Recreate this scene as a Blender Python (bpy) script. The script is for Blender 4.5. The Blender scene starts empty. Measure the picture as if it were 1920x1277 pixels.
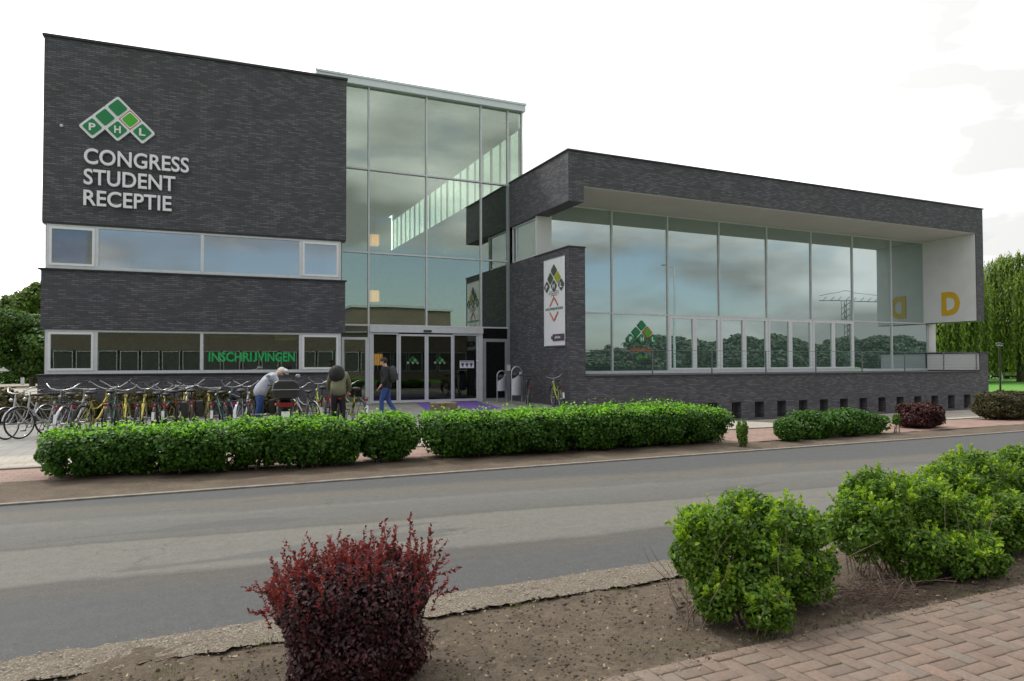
import bpy, math, random
import numpy as np
from mathutils import Vector, Matrix
random.seed(7); RNG = np.random.default_rng(11)
R = math.radians
S = bpy.context.scene
COL = S.collection
# ------------------------------------------------------------ camera, world, sun, exposure
YAW, PITCH, ROLL = 0.430, 0.0231, -0.003
cd = bpy.data.cameras.new('camera'); cam = bpy.data.objects.new('camera', cd); COL.objects.link(cam)
S.camera = cam
cd.sensor_width = 36.0; cd.lens = 1300.3/1920*36.0; cd.shift_y = 13.5/1920; cd.clip_start = 0.05; cd.clip_end = 2000
fwd = Vector((math.sin(YAW)*math.cos(PITCH), math.cos(YAW)*math.cos(PITCH), math.sin(PITCH)))
rt = Vector((math.cos(YAW), -math.sin(YAW), 0)); up = rt.cross(fwd)
r2 = rt*math.cos(ROLL)+up*math.sin(ROLL); u2 = up*math.cos(ROLL)-rt*math.sin(ROLL)
M3 = Matrix((r2, u2, -fwd)).transposed()
cam.matrix_world = Matrix.Translation((0, 0, 1.55)) @ M3.to_4x4()
S.render.resolution_x = 1024; S.render.resolution_y = 681
S.render.engine = 'CYCLES'
S.cycles.max_bounces = 8; S.cycles.transparent_max_bounces = 24; S.cycles.glossy_bounces = 5
S.view_settings.view_transform = 'Standard'; S.view_settings.look = 'None'
S.view_settings.exposure = 0.06; S.view_settings.gamma = 1.0
SUN_EL, SUN_AZ = R(52), R(-28)          # azimuth measured from +Y towards +X
sd = Vector((math.sin(SUN_AZ)*math.cos(SUN_EL), math.cos(SUN_AZ)*math.cos(SUN_EL), math.sin(SUN_EL)))
sl = bpy.data.lights.new('sun', 'SUN'); sl.energy = 2.0; sl.angle = R(7); sl.color = (1.0, 0.95, 0.86)
so = bpy.data.objects.new('sun', sl); COL.objects.link(so); so.location = (0, 0, 60)
so.rotation_euler = (-sd).to_track_quat('-Z', 'Y').to_euler()
W = bpy.data.worlds.new('World'); S.world = W; W.use_nodes = True
wn, wl = W.node_tree.nodes, W.node_tree.links
wn.clear()
def wN(t, **k):
    n = wn.new(t)
    for a, b in k.items(): setattr(n, a, b)
    return n
wo = wN('ShaderNodeOutputWorld'); bg = wN('ShaderNodeBackground'); bg.inputs[1].default_value = 0.12
sky = wN('ShaderNodeTexSky', sky_type='NISHITA', sun_disc=False, sun_elevation=SUN_EL, sun_rotation=SUN_AZ, dust_density=1.5, air_density=1.0)
tc = wN('ShaderNodeTexCoord')
mp = wN('ShaderNodeMapping'); mp.inputs['Scale'].default_value = (1, 1, 3.0); mp.inputs['Location'].default_value = (7.4, 2.2, 0.9)
wl.new(tc.outputs['Generated'], mp.inputs[0])
n1 = wN('ShaderNodeTexNoise'); n1.inputs['Scale'].default_value = 2.7; n1.inputs['Detail'].default_value = 7; n1.inputs['Roughness'].default_value = .52
n2 = wN('ShaderNodeTexNoise'); n2.inputs['Scale'].default_value = 3.1; n2.inputs['Detail'].default_value = 5; n2.inputs['Roughness'].default_value = .48
wl.new(mp.outputs[0], n1.inputs[0]); 
mp2 = wN('ShaderNodeMapping'); mp2.inputs['Scale'].default_value = (1, 1, 2.8); mp2.inputs['Location'].default_value = (-4.3, 9.1, 2.2)
wl.new(tc.outputs['Generated'], mp2.inputs[0]); wl.new(mp2.outputs[0], n2.inputs[0])
# cloud cover thicker towards the sun (the bright overcast side), broken with blue opposite
dt = wN('ShaderNodeVectorMath', operation='DOT_PRODUCT'); dt.inputs[1].default_value = Vector((sd.x+.25, sd.y, 0.25)).normalized()
wl.new(tc.outputs['Generated'], dt.inputs[0])
def wmath(op, a, b, clamp=False):
    n = wN('ShaderNodeMath', operation=op); n.use_clamp = clamp
    for i, v in enumerate((a, b)):
        if hasattr(v, 'links') or hasattr(v, 'is_linked'): wl.new(v, n.inputs[i])
        else: n.inputs[i].default_value = v
    return n.outputs[0]
cov = wmath('ADD', n1.outputs[0], wmath('MULTIPLY', dt.outputs['Value'], 0.17))
cr = wN('ShaderNodeMapRange'); cr.inputs[1].default_value = 0.29; cr.inputs[2].default_value = 0.42; wl.new(cov, cr.inputs[0])
br = wN('ShaderNodeMapRange'); br.inputs[1].default_value = 0.38; br.inputs[2].default_value = 0.60; br.inputs[3].default_value = 3.3; br.inputs[4].default_value = 9.2
wl.new(n2.outputs[0], br.inputs[0])
front = wN('ShaderNodeMapRange'); front.inputs[1].default_value = -0.5; front.inputs[2].default_value = 0.75; front.inputs[3].default_value = .95; front.inputs[4].default_value = 2.6
wl.new(dt.outputs['Value'], front.inputs[0])
cb = wmath('MULTIPLY', br.outputs[0], front.outputs[0])
cc = wN('ShaderNodeCombineColor'); wl.new(cb, cc.inputs[0]); wl.new(wmath('MULTIPLY', cb, 1.0), cc.inputs[1]); wl.new(wmath('MULTIPLY', cb, 0.985), cc.inputs[2])
mx = wN('ShaderNodeMix', data_type='RGBA'); wl.new(cr.outputs[0], mx.inputs[0]); hz = wN('ShaderNodeMix', data_type='RGBA'); hz.inputs[0].default_value = .22; wl.new(sky.outputs[0], hz.inputs[6]); hz.inputs[7].default_value = (4.6, 4.9, 5.0, 1); wl.new(hz.outputs[2], mx.inputs[6]); wl.new(cc.outputs[0], mx.inputs[7])
wl.new(mx.outputs[2], bg.inputs[0]); wl.new(bg.outputs[0], wo.inputs[0])

# ------------------------------------------------------------ materials
class NT:
    def __init__(s, m): s.n = m.node_tree.nodes; s.l = m.node_tree.links; s.b = s.n['Principled BSDF']
    def N(s, t, **k):
        n = s.n.new(t)
        for a, b in k.items(): setattr(n, a, b)
        return n
    def link(s, a, b): s.l.new(a, b)
    def noise(s, scale, detail=4, rough=.55, vec=None, stretch=None):
        n = s.N('ShaderNodeTexNoise'); n.inputs['Scale'].default_value = scale; n.inputs['Detail'].default_value = detail; n.inputs['Roughness'].default_value = rough
        if vec is None: vec = s.N('ShaderNodeTexCoord').outputs['Object']
        if stretch:
            m = s.N('ShaderNodeMapping'); m.inputs['Scale'].default_value = stretch; s.link(vec, m.inputs[0]); vec = m.outputs[0]
        s.link(vec, n.inputs[0]); return n.outputs[0]
    def ramp(s, fac, pts):
        r = s.N('ShaderNodeValToRGB'); e = r.color_ramp.elements
        while len(e) < len(pts): e.new(.5)
        for i, (p, c) in enumerate(pts): e[i].position = p; e[i].color = (*c, 1) if len(c) == 3 else c
        s.link(fac, r.inputs[0]); return r.outputs[0]
    def mix(s, fac, a, b, mode='MIX'):
        m = s.N('ShaderNodeMix', data_type='RGBA', blend_type=mode)
        for i, v in ((0, fac), (6, a), (7, b)):
            if isinstance(v, (int, float)): m.inputs[i].default_value = v
            elif isinstance(v, tuple): m.inputs[i].default_value = (*v, 1)
            else: s.link(v, m.inputs[i])
        return m.outputs[2]
    def math(s, op, a, b=0.0, clamp=False):
        m = s.N('ShaderNodeMath', operation=op); m.use_clamp = clamp
        for i, v in enumerate((a, b)):
            if isinstance(v, (int, float)): m.inputs[i].default_value = v
            else: s.link(v, m.inputs[i])
        return m.outputs[0]
    def rng(s, v, a, b, c=0.0, d=1.0):
        m = s.N('ShaderNodeMapRange'); 
        for i, x in enumerate((a, b, c, d)): m.inputs[i+1].default_value = x
        s.link(v, m.inputs[0]); return m.outputs[0]
    def bump(s, h, strength=.3, dist=.01):
        b = s.N('ShaderNodeBump'); b.inputs['Strength'].default_value = strength; b.inputs['Distance'].default_value = dist
        s.link(h, b.inputs['Height']); s.link(b.outputs[0], s.b.inputs['Normal'])
def newmat(name, rough=.6, metal=0.0):
    m = bpy.data.materials.new(name); m.use_nodes = True
    t = NT(m); t.b.inputs['Roughness'].default_value = rough; t.b.inputs['Metallic'].default_value = metal
    return m, t
def mat(name, c, rough=.5, metal=0.0, var=.12, scale=6.0, spec=None, bump=0.0):
    m, t = newmat(name, rough, metal)
    lo = tuple(x*(1-var) for x in c); hi = tuple(min(1, x*(1+var)) for x in c)
    nz = t.noise(scale, 5)
    t.link(t.mix(t.rng(nz, .3, .7), lo, hi), t.b.inputs['Base Color'])
    if spec is not None: t.b.inputs['Specular IOR Level'].default_value = spec
    if bump: t.bump(t.noise(scale*12, 3), bump, .004)
    return m
def brick_mat(name, c1, c2, mortar, bw=.24, bh=.063, mo=.010):
    m, t = newmat(name, .75)
    uv = t.N('ShaderNodeUVMap', uv_map='UVMap').outputs[0]
    b = t.N('ShaderNodeTexBrick'); b.offset = .5; b.offset_frequency = 2
    t.link(uv, b.inputs['Vector'])
    for k, v in (('Scale', 1.0), ('Mortar Size', mo), ('Mortar Smooth', .2), ('Bias', 0.0), ('Brick Width', bw), ('Row Height', bh)): b.inputs[k].default_value = v
    b.inputs['Color1'].default_value = (0, 0, 0, 1); b.inputs['Color2'].default_value = (1, 1, 1, 1); b.inputs['Mortar'].default_value = (.5, .5, .5, 1)
    wide = t.noise(.9, 5, .6, uv); streak = t.noise(1.0, 5, .75, uv, (4.5, 17, 1)); fine = t.noise(30, 3, .6, uv)
    v = t.math('ADD', t.math('MULTIPLY', b.outputs['Color'], .54), t.math('MULTIPLY', streak, .42))
    v = t.math('ADD', v, t.math('MULTIPLY', t.math('SUBTRACT', wide, .5), .55))
    v = t.math('ADD', v, t.math('MULTIPLY', t.math('SUBTRACT', fine, .5), .2))
    col = t.ramp(v, [(.1, tuple(x*.62 for x in c1)), (.5, c1), (.85, c2), (1.0, tuple(x*1.5 for x in c2))])
    tint = t.noise(.35, 4, .6, uv)
    col = t.mix(t.rng(tint, .35, .65), col, t.mix(1.0, col, (1.06, 1.0, .94), 'MULTIPLY'))
    col = t.mix(t.math('MULTIPLY', b.outputs['Fac'], .8), col, mortar)
    eff = t.noise(.6, 6, .7, uv, (2.2, .6, 1))
    col = t.mix(t.rng(eff, .60, .80, 0, .30), col, (.20, .20, .21))
    t.link(col, t.b.inputs['Base Color'])
    h = t.math('SUBTRACT', t.math('MULTIPLY', b.outputs['Color'], .35), b.outputs['Fac'])
    t.bump(t.math('ADD', h, t.math('MULTIPLY', fine, .5)), .7, .012)
    return m
def glass_mat(name, refl, tint=(.75, .83, .78), rtint=(.85, .95, .9), rough=0.0, veil=0.0):
    m = bpy.data.materials.new(name); m.use_nodes = True; n = m.node_tree.nodes; l = m.node_tree.links; n.clear()
    o = n.new('ShaderNodeOutputMaterial'); mxs = n.new('ShaderNodeMixShader'); g = n.new('ShaderNodeBsdfGlossy'); tr = n.new('ShaderNodeBsdfTransparent')
    g.inputs['Roughness'].default_value = rough; g.inputs['Color'].default_value = (*rtint, 1); tr.inputs['Color'].default_value = (*tint, 1)
    lw = n.new('ShaderNodeLayerWeight'); lw.inputs[0].default_value = .25
    mr = n.new('ShaderNodeMapRange'); mr.inputs[3].default_value = refl; mr.inputs[4].default_value = min(1, refl+.6)
    # faint waviness of float glass
    tcn = n.new('ShaderNodeTexCoord'); nz = n.new('ShaderNodeTexNoise'); nz.inputs['Scale'].default_value = .9; nz.inputs['Detail'].default_value = 1
    bp = n.new('ShaderNodeBump'); bp.inputs['Strength'].default_value = .05; bp.inputs['Distance'].default_value = .01
    l.new(tcn.outputs['Object'], nz.inputs[0]); l.new(nz.outputs[0], bp.inputs['Height']); l.new(bp.outputs[0], g.inputs['Normal'])
    l.new(lw.outputs['Fresnel'], mr.inputs[0]); l.new(mr.outputs[0], mxs.inputs[0]); l.new(tr.outputs[0], mxs.inputs[1]); l.new(g.outputs[0], mxs.inputs[2]); l.new(mxs.outputs[0], o.inputs[0])
    if veil:  # patchy teal diffuse layer mixed over the glass
        df = n.new('ShaderNodeBsdfDiffuse'); df.inputs[0].default_value = (.30, .46, .42, 1); m2 = n.new('ShaderNodeMixShader'); nd_ = n.new('ShaderNodeTexNoise'); nd_.inputs['Scale'].default_value = .7; nd_.inputs['Detail'].default_value = 6
        r3 = n.new('ShaderNodeMapRange'); r3.inputs[3].default_value = veil*.7; r3.inputs[4].default_value = veil*1.3; l.new(tcn.outputs['Object'], nd_.inputs[0]); l.new(nd_.outputs[0], r3.inputs[0]); l.new(r3.outputs[0], m2.inputs[0])
        l.new(mxs.outputs[0], m2.inputs[1]); l.new(df.outputs[0], m2.inputs[2]); l.new(m2.outputs[0], o.inputs[0])
    return m
def leaf_mat(name, ca, cb, cc, trans=.35, clump=1.3, rough=.5):
    m, t = newmat(name, rough)
    g = t.N('ShaderNodeNewGeometry')
    col = t.ramp(g.outputs['Random Per Island'], [(0.0, ca), (.55, cb), (1.0, cc)])
    cl = t.noise(clump, 3, .6)
    col = t.mix(t.rng(cl, .35, .65, 0, .5), col, t.mix(1.0, col, (1.25, 1.15, .8), 'MULTIPLY'))
    t.link(col, t.b.inputs['Base Color']); t.b.inputs['Specular IOR Level'].default_value = .35
    tl = t.N('ShaderNodeBsdfTranslucent'); t.link(t.mix(1.0, col, (1.5, 1.6, .7), 'MULTIPLY'), tl.inputs[0])
    ms = t.N('ShaderNodeMixShader'); ms.inputs[0].default_value = trans
    t.link(t.b.outputs[0], ms.inputs[1]); t.link(tl.outputs[0], ms.inputs[2]); t.link(ms.outputs[0], t.n['Material Output'].inputs[0])
    return m

BRICK = brick_mat('dark_brick', (.080, .082, .102), (.150, .153, .182), (.046, .047, .052))
BRICK_BASE = brick_mat('base_brick', (.088, .090, .108), (.160, .162, .188), (.054, .054, .058))
BRICK_RED = brick_mat('brown_brick', (.115, .090, .072), (.165, .135, .110), (.12, .11, .10))
CAP = mat('dark_coping', (.035, .036, .040), .4, .3)
ALU = mat('pale_aluminium', (.62, .64, .67), .42, .12, .06)
SASH = mat('white_sash_paint', (.74, .75, .78), .45, 0, .04)
ALU_DK = mat('grey_aluminium', (.33, .36, .39), .4, .3, .08)
FASCIA = mat('fascia_metal', (.72, .76, .82), .4, .1, .05)
WHITE = mat('white_render', (.66, .66, .67), .8, 0, .05, 1.5)
SOFFIT = mat('soffit_paint', (.52, .51, .49), .85, 0, .05, .7)
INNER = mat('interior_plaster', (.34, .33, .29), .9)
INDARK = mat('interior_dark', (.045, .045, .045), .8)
BLACKM = mat('black_plastic', (.018, .018, .019), .45)
GL_T = glass_mat('tower_glass', .34, (.84, .92, .84), (.78, .86, .78))
GL_R = glass_mat('wing_glass', .64, (.45, .60, .56), (.80, .91, .90), 0, .14)
GL_U = glass_mat('upper_window_glass', .46, (.55, .62, .62), (.88, .93, .96))
GL_L = glass_mat('lower_window_glass', .14, (.8, .88, .84), (.95, .97, .93))
GL_D = glass_mat('door_glass', .05, (.45, .5, .48), (.9, .95, .92))
LETTER = mat('letter_metal', (.78, .78, .83), .45, .0, .04)
GREEN = mat('logo_green', (.008, .20, .065), .45, 0, .05)
LGREEN = mat('logo_light_green', (.07, .42, .02), .45, 0, .05)
REDP = mat('logo_red', (.50, .05, .03), .5, 0, .05)
WHITEP = mat('sign_white', (.74, .75, .79), .5, 0, .03)
ORANGE = mat('sign_orange', (.50, .12, .03), .5, 0, .05)
YELLOW = mat('sign_yellow', (.62, .38, .01), .5, 0, .08)
GREENT = mat('letter_green', (.005, .42, .10), .5, 0, .05)
STEEL = mat('brushed_steel', (.42, .43, .47), .33, .75, .06)

# ------------------------------------------------------------ helpers
def tag(o, label=None, cat=None, group=None, kind=None):
    if label: o['label'] = label
    if cat: o['category'] = cat
    if group: o['group'] = group
    if kind: o['kind'] = kind
    return o
def empty(name, loc, rz=0.0, label=None, cat=None, group=None):
    o = bpy.data.objects.new(name, None); COL.objects.link(o); o.location = loc; o.rotation_euler = (0, 0, rz); o.empty_display_size = .2
    return tag(o, label, cat, group)
def worg(p):
    v = Vector((0, 0, 0))
    while p is not None: v += Vector(p.location); p = p.parent
    return v
class MB:
    def __init__(s): s.v = []; s.f = []; s.sm = []
    def add(s, vs, fs, smooth=False):
        o = len(s.v); s.v += [Vector(q) for q in vs]; s.f += [tuple(i+o for i in f) for f in fs]; s.sm += [smooth]*len(fs); return s
    def box(s, x0, x1, y0, y1, z0, z1):
        return s.add([(x0,y0,z0),(x1,y0,z0),(x1,y1,z0),(x0,y1,z0),(x0,y0,z1),(x1,y0,z1),(x1,y1,z1),(x0,y1,z1)],
                     [(0,3,2,1),(4,5,6,7),(0,1,5,4),(1,2,6,5),(2,3,7,6),(3,0,4,7)])
    def frame(s, x0, x1, z0, z1, w, y0, y1, wb=None):   # rectangular ring in the XZ plane
        wb = w if wb is None else wb
        s.box(x0, x0+w, y0, y1, z0, z1); s.box(x1-w, x1, y0, y1, z0, z1)
        s.box(x0+w, x1-w, y0, y1, z1-w, z1); return s.box(x0+w, x1-w, y0, y1, z0, z0+wb)
    def prism(s, pts, a, b, axis='y'):   # pts in 2D extruded from a to b
        n = len(pts)
        if axis == 'y': P = [(p[0], a, p[1]) for p in pts]+[(p[0], b, p[1]) for p in pts]
        elif axis == 'z': P = [(p[0], p[1], a) for p in pts]+[(p[0], p[1], b) for p in pts]
        else: P = [(a, p[0], p[1]) for p in pts]+[(b, p[0], p[1]) for p in pts]
        return s.add(P, [tuple(range(n)), tuple(range(2*n-1, n-1, -1))]+[(i, i+n, (i+1) % n+n, (i+1) % n) for i in range(n)])
    def tube(s, path, r, seg=8, caps=True):
        path = [Vector(p) for p in path]; n = len(path); rs = r if isinstance(r, (list, tuple)) else [r]*n
        ref = None; rings = []
        for i, p in enumerate(path):
            d = (path[min(i+1, n-1)]-path[max(i-1, 0)]).normalized()
            if ref is None: ref = Vector((0, 0, 1)) if abs(d.z) < .9 else Vector((1, 0, 0))
            a = d.cross(ref).normalized(); b = a.cross(d).normalized(); ref = b
            rings.append([p+a*math.cos(2*math.pi*k/seg)*rs[i]+b*math.sin(2*math.pi*k/seg)*rs[i] for k in range(seg)])
        vs = [q for ring in rings for q in ring]; fs = []
        for i in range(n-1):
            for k in range(seg):
                fs.append((i*seg+k, i*seg+(k+1) % seg, (i+1)*seg+(k+1) % seg, (i+1)*seg+k))
        s.add(vs, fs, True)
        if caps: s.add(rings[0], [tuple(range(seg))]); s.add(rings[-1], [tuple(range(seg))])
        return s
    def ring(s, c, R0, r, axis='x', seg=28, tseg=6, a0=0, a1=2*math.pi):
        full = abs(a1-a0-2*math.pi) < 1e-6; pts = []
        m = seg if full else seg+1
        vs = []; fs = []
        for i in range(m):
            a = a0+(a1-a0)*i/seg; ca, sa = math.cos(a), math.sin(a)
            for k in range(tseg):
                b = 2*math.pi*k/tseg; rr = R0+r*math.cos(b); h = r*math.sin(b)
                if axis == 'x': vs.append((c[0]+h, c[1]+rr*ca, c[2]+rr*sa))
                elif axis == 'z': vs.append((c[0]+rr*ca, c[1]+rr*sa, c[2]+h))
                else: vs.append((c[0]+rr*ca, c[1]+h, c[2]+rr*sa))
        for i in range(seg if full else m-1):
            j = (i+1) % m
            for k in range(tseg): fs.append((i*tseg+k, j*tseg+k, j*tseg+(k+1) % tseg, i*tseg+(k+1) % tseg))
        return s.add(vs, fs, True)
    def ball(s, c, r, seg=12, rings=8):
        rx, ry, rz = r if isinstance(r, (tuple, list)) else (r, r, r)
        vs = [(c[0], c[1], c[2]+rz)]
        for i in range(1, rings):
            a = math.pi*i/rings
            for k in range(seg): b = 2*math.pi*k/seg; vs.append((c[0]+rx*math.sin(a)*math.cos(b), c[1]+ry*math.sin(a)*math.sin(b), c[2]+rz*math.cos(a)))
        vs.append((c[0], c[1], c[2]-rz)); fs = []
        for k in range(seg):
            fs.append((0, 1+k, 1+(k+1) % seg)); L = 1+(rings-2)*seg
            fs.append((len(vs)-1, L+(k+1) % seg, L+k))
            for i in range(rings-2): o = 1+i*seg; fs.append((o+k, o+seg+k, o+seg+(k+1) % seg, o+(k+1) % seg))
        return s.add(vs, fs, True)
    def build(s, name, m, parent=None, xf=None, world=True, bevel=0):
        P = s.v; me = bpy.data.meshes.new(name)
        uvs = []
        for f in s.f:
            a, b, c = P[f[0]], P[f[1]], P[f[2]]; n = (b-a).cross(c-a)
            if len(f) > 3 and n.length < 1e-12: n = (c-a).cross(P[f[3]]-a)
            ax = max(range(3), key=lambda i: abs(n[i]))
            for i in f:
                q = P[i]; uvs += ((q.y, q.z) if ax == 0 else (q.x, q.z) if ax == 1 else (q.x, q.y))
        vs = [xf @ p for p in P] if xf is not None else P
        if world and parent is not None:
            o = worg(parent); vs = [p-o for p in vs]
        me.from_pydata([tuple(p) for p in vs], [], s.f)
        me.polygons.foreach_set('use_smooth', s.sm)
        me.uv_layers.new(name='UVMap').data.foreach_set('uv', uvs)
        me.materials.append(m); me.validate(); me.update()
        ob = bpy.data.objects.new(name, me); COL.objects.link(ob)
        if parent is not None: ob.parent = parent
        if bevel:
            bv = ob.modifiers.new('bevel', 'BEVEL'); bv.width = bevel; bv.segments = 2; bv.limit_method = 'ANGLE'
        return ob
def npmesh(name, V, F, m, parent=None, world=True, k=4):
    me = bpy.data.meshes.new(name); n = len(F)
    V = np.asarray(V, dtype=np.float32)
    if world and parent is not None: V = V-np.array(worg(parent), dtype=np.float32)
    me.vertices.add(len(V)); me.vertices.foreach_set('co', V.ravel())
    me.loops.add(n*k); me.loops.foreach_set('vertex_index', np.asarray(F, dtype=np.int32).ravel())
    me.polygons.add(n); me.polygons.foreach_set('loop_start', np.arange(0, n*k, k, dtype=np.int32)); me.polygons.foreach_set('loop_total', np.full(n, k, dtype=np.int32))
    me.materials.append(m); me.update(calc_edges=True); me.validate()
    ob = bpy.data.objects.new(name, me); COL.objects.link(ob)
    if parent is not None: ob.parent = parent
    return ob
FONT_CACHE = {}
def text(s, name, w, h, m, parent, pos, rz=0.0, ext=.01, bold=.012, world=True, align='L'):
    """lettering standing upright, facing local -Y, fitted into w x h; pos = lower left corner"""
    cu = bpy.data.curves.new('lettering', 'FONT'); cu.body = s; cu.size = 1.0; cu.extrude = .02; cu.offset = bold; cu.resolution_u = 4
    t = bpy.data.objects.new('lettering', cu); COL.objects.link(t)
    dg = bpy.context.evaluated_depsgraph_get(); me = bpy.data.meshes.new_from_object(t.evaluated_get(dg)); bpy.data.objects.remove(t)
    n = len(me.vertices); co = np.zeros(n*3, dtype=np.float32); me.vertices.foreach_get('co', co); co = co.reshape(-1, 3)
    mn, mxx = co.min(0), co.max(0)
    x = (co[:, 0]-mn[0])/(mxx[0]-mn[0])*w; z = (co[:, 1]-mn[1])/(mxx[1]-mn[1])*h; y = -(co[:, 2]-mn[2])/(mxx[2]-mn[2])*ext
    c, sn = math.cos(rz), math.sin(rz)
    o = worg(parent) if (world and parent is not None) else Vector((0, 0, 0))
    out = np.stack([pos[0]+x*c-y*sn-o.x, pos[1]+x*sn+y*c-o.y, pos[2]+z-o.z], 1).astype(np.float32)
    me.vertices.foreach_set('co', out.ravel()); me.materials.clear(); me.materials.append(m); me.name = name; me.update()
    ob = bpy.data.objects.new(name, me); COL.objects.link(ob)
    if parent is not None: ob.parent = parent
    return ob
def sstep(t): t = np.clip(t, 0, 1); return t*t*(3-2*t)
def gz(x, y):
    x = np.asarray(x, float); y = np.asarray(y, float)
    return -0.78*sstep((y-11.0)/9.5)*sstep((x-12.3)/5.0)
def gzs(x, y): return float(gz(x, y))
def sheet(name, xs, y0, y1, ny, dz, m, kind='structure', rough=0.0, seed=0, edge=0.0):
    xs = np.asarray(xs, float); n = len(xs)
    f0 = y0 if callable(y0) else (lambda x, c=y0: np.full_like(x, c)); f1 = y1 if callable(y1) else (lambda x, c=y1: np.full_like(x, c))
    a, b = f0(xs), f1(xs); T = np.linspace(0, 1, ny+1)
    X = np.repeat(xs[:, None], ny+1, 1); Y = a[:, None]*(1-T)+b[:, None]*T
    if edge:
        rg = np.random.default_rng(seed+5); 
        Y[:, 0] += rg.normal(0, edge, n); Y[:, -1] += rg.normal(0, edge, n)
    Z = gz(X, Y)+dz
    if rough:
        rg = np.random.default_rng(seed)
        q = sum(np.sin(X*k1+Y*k2+p)*w for k1, k2, p, w in [(rg.uniform(-9, 9)*s_, rg.uniform(-9, 9)*s_, rg.uniform(0, 6), 1/s_**.8) for s_ in (.5, .7, 1, 1.5, 2.2, 3.5, 5, 8) for _ in range(2)])/4
        Z = Z+rough*(q+rg.normal(0, .35, q.shape))
    V = np.stack([X, Y, Z], -1).reshape(-1, 3); i = np.arange(n-1)[:, None]*(ny+1)+np.arange(ny)[None, :]
    F = np.stack([i, i+ny+1, i+ny+2, i+1], -1).reshape(-1, 4)
    o = npmesh(name, V, F, m); o['kind'] = kind
    for p in o.data.polygons: p.use_smooth = True
    return o

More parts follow.
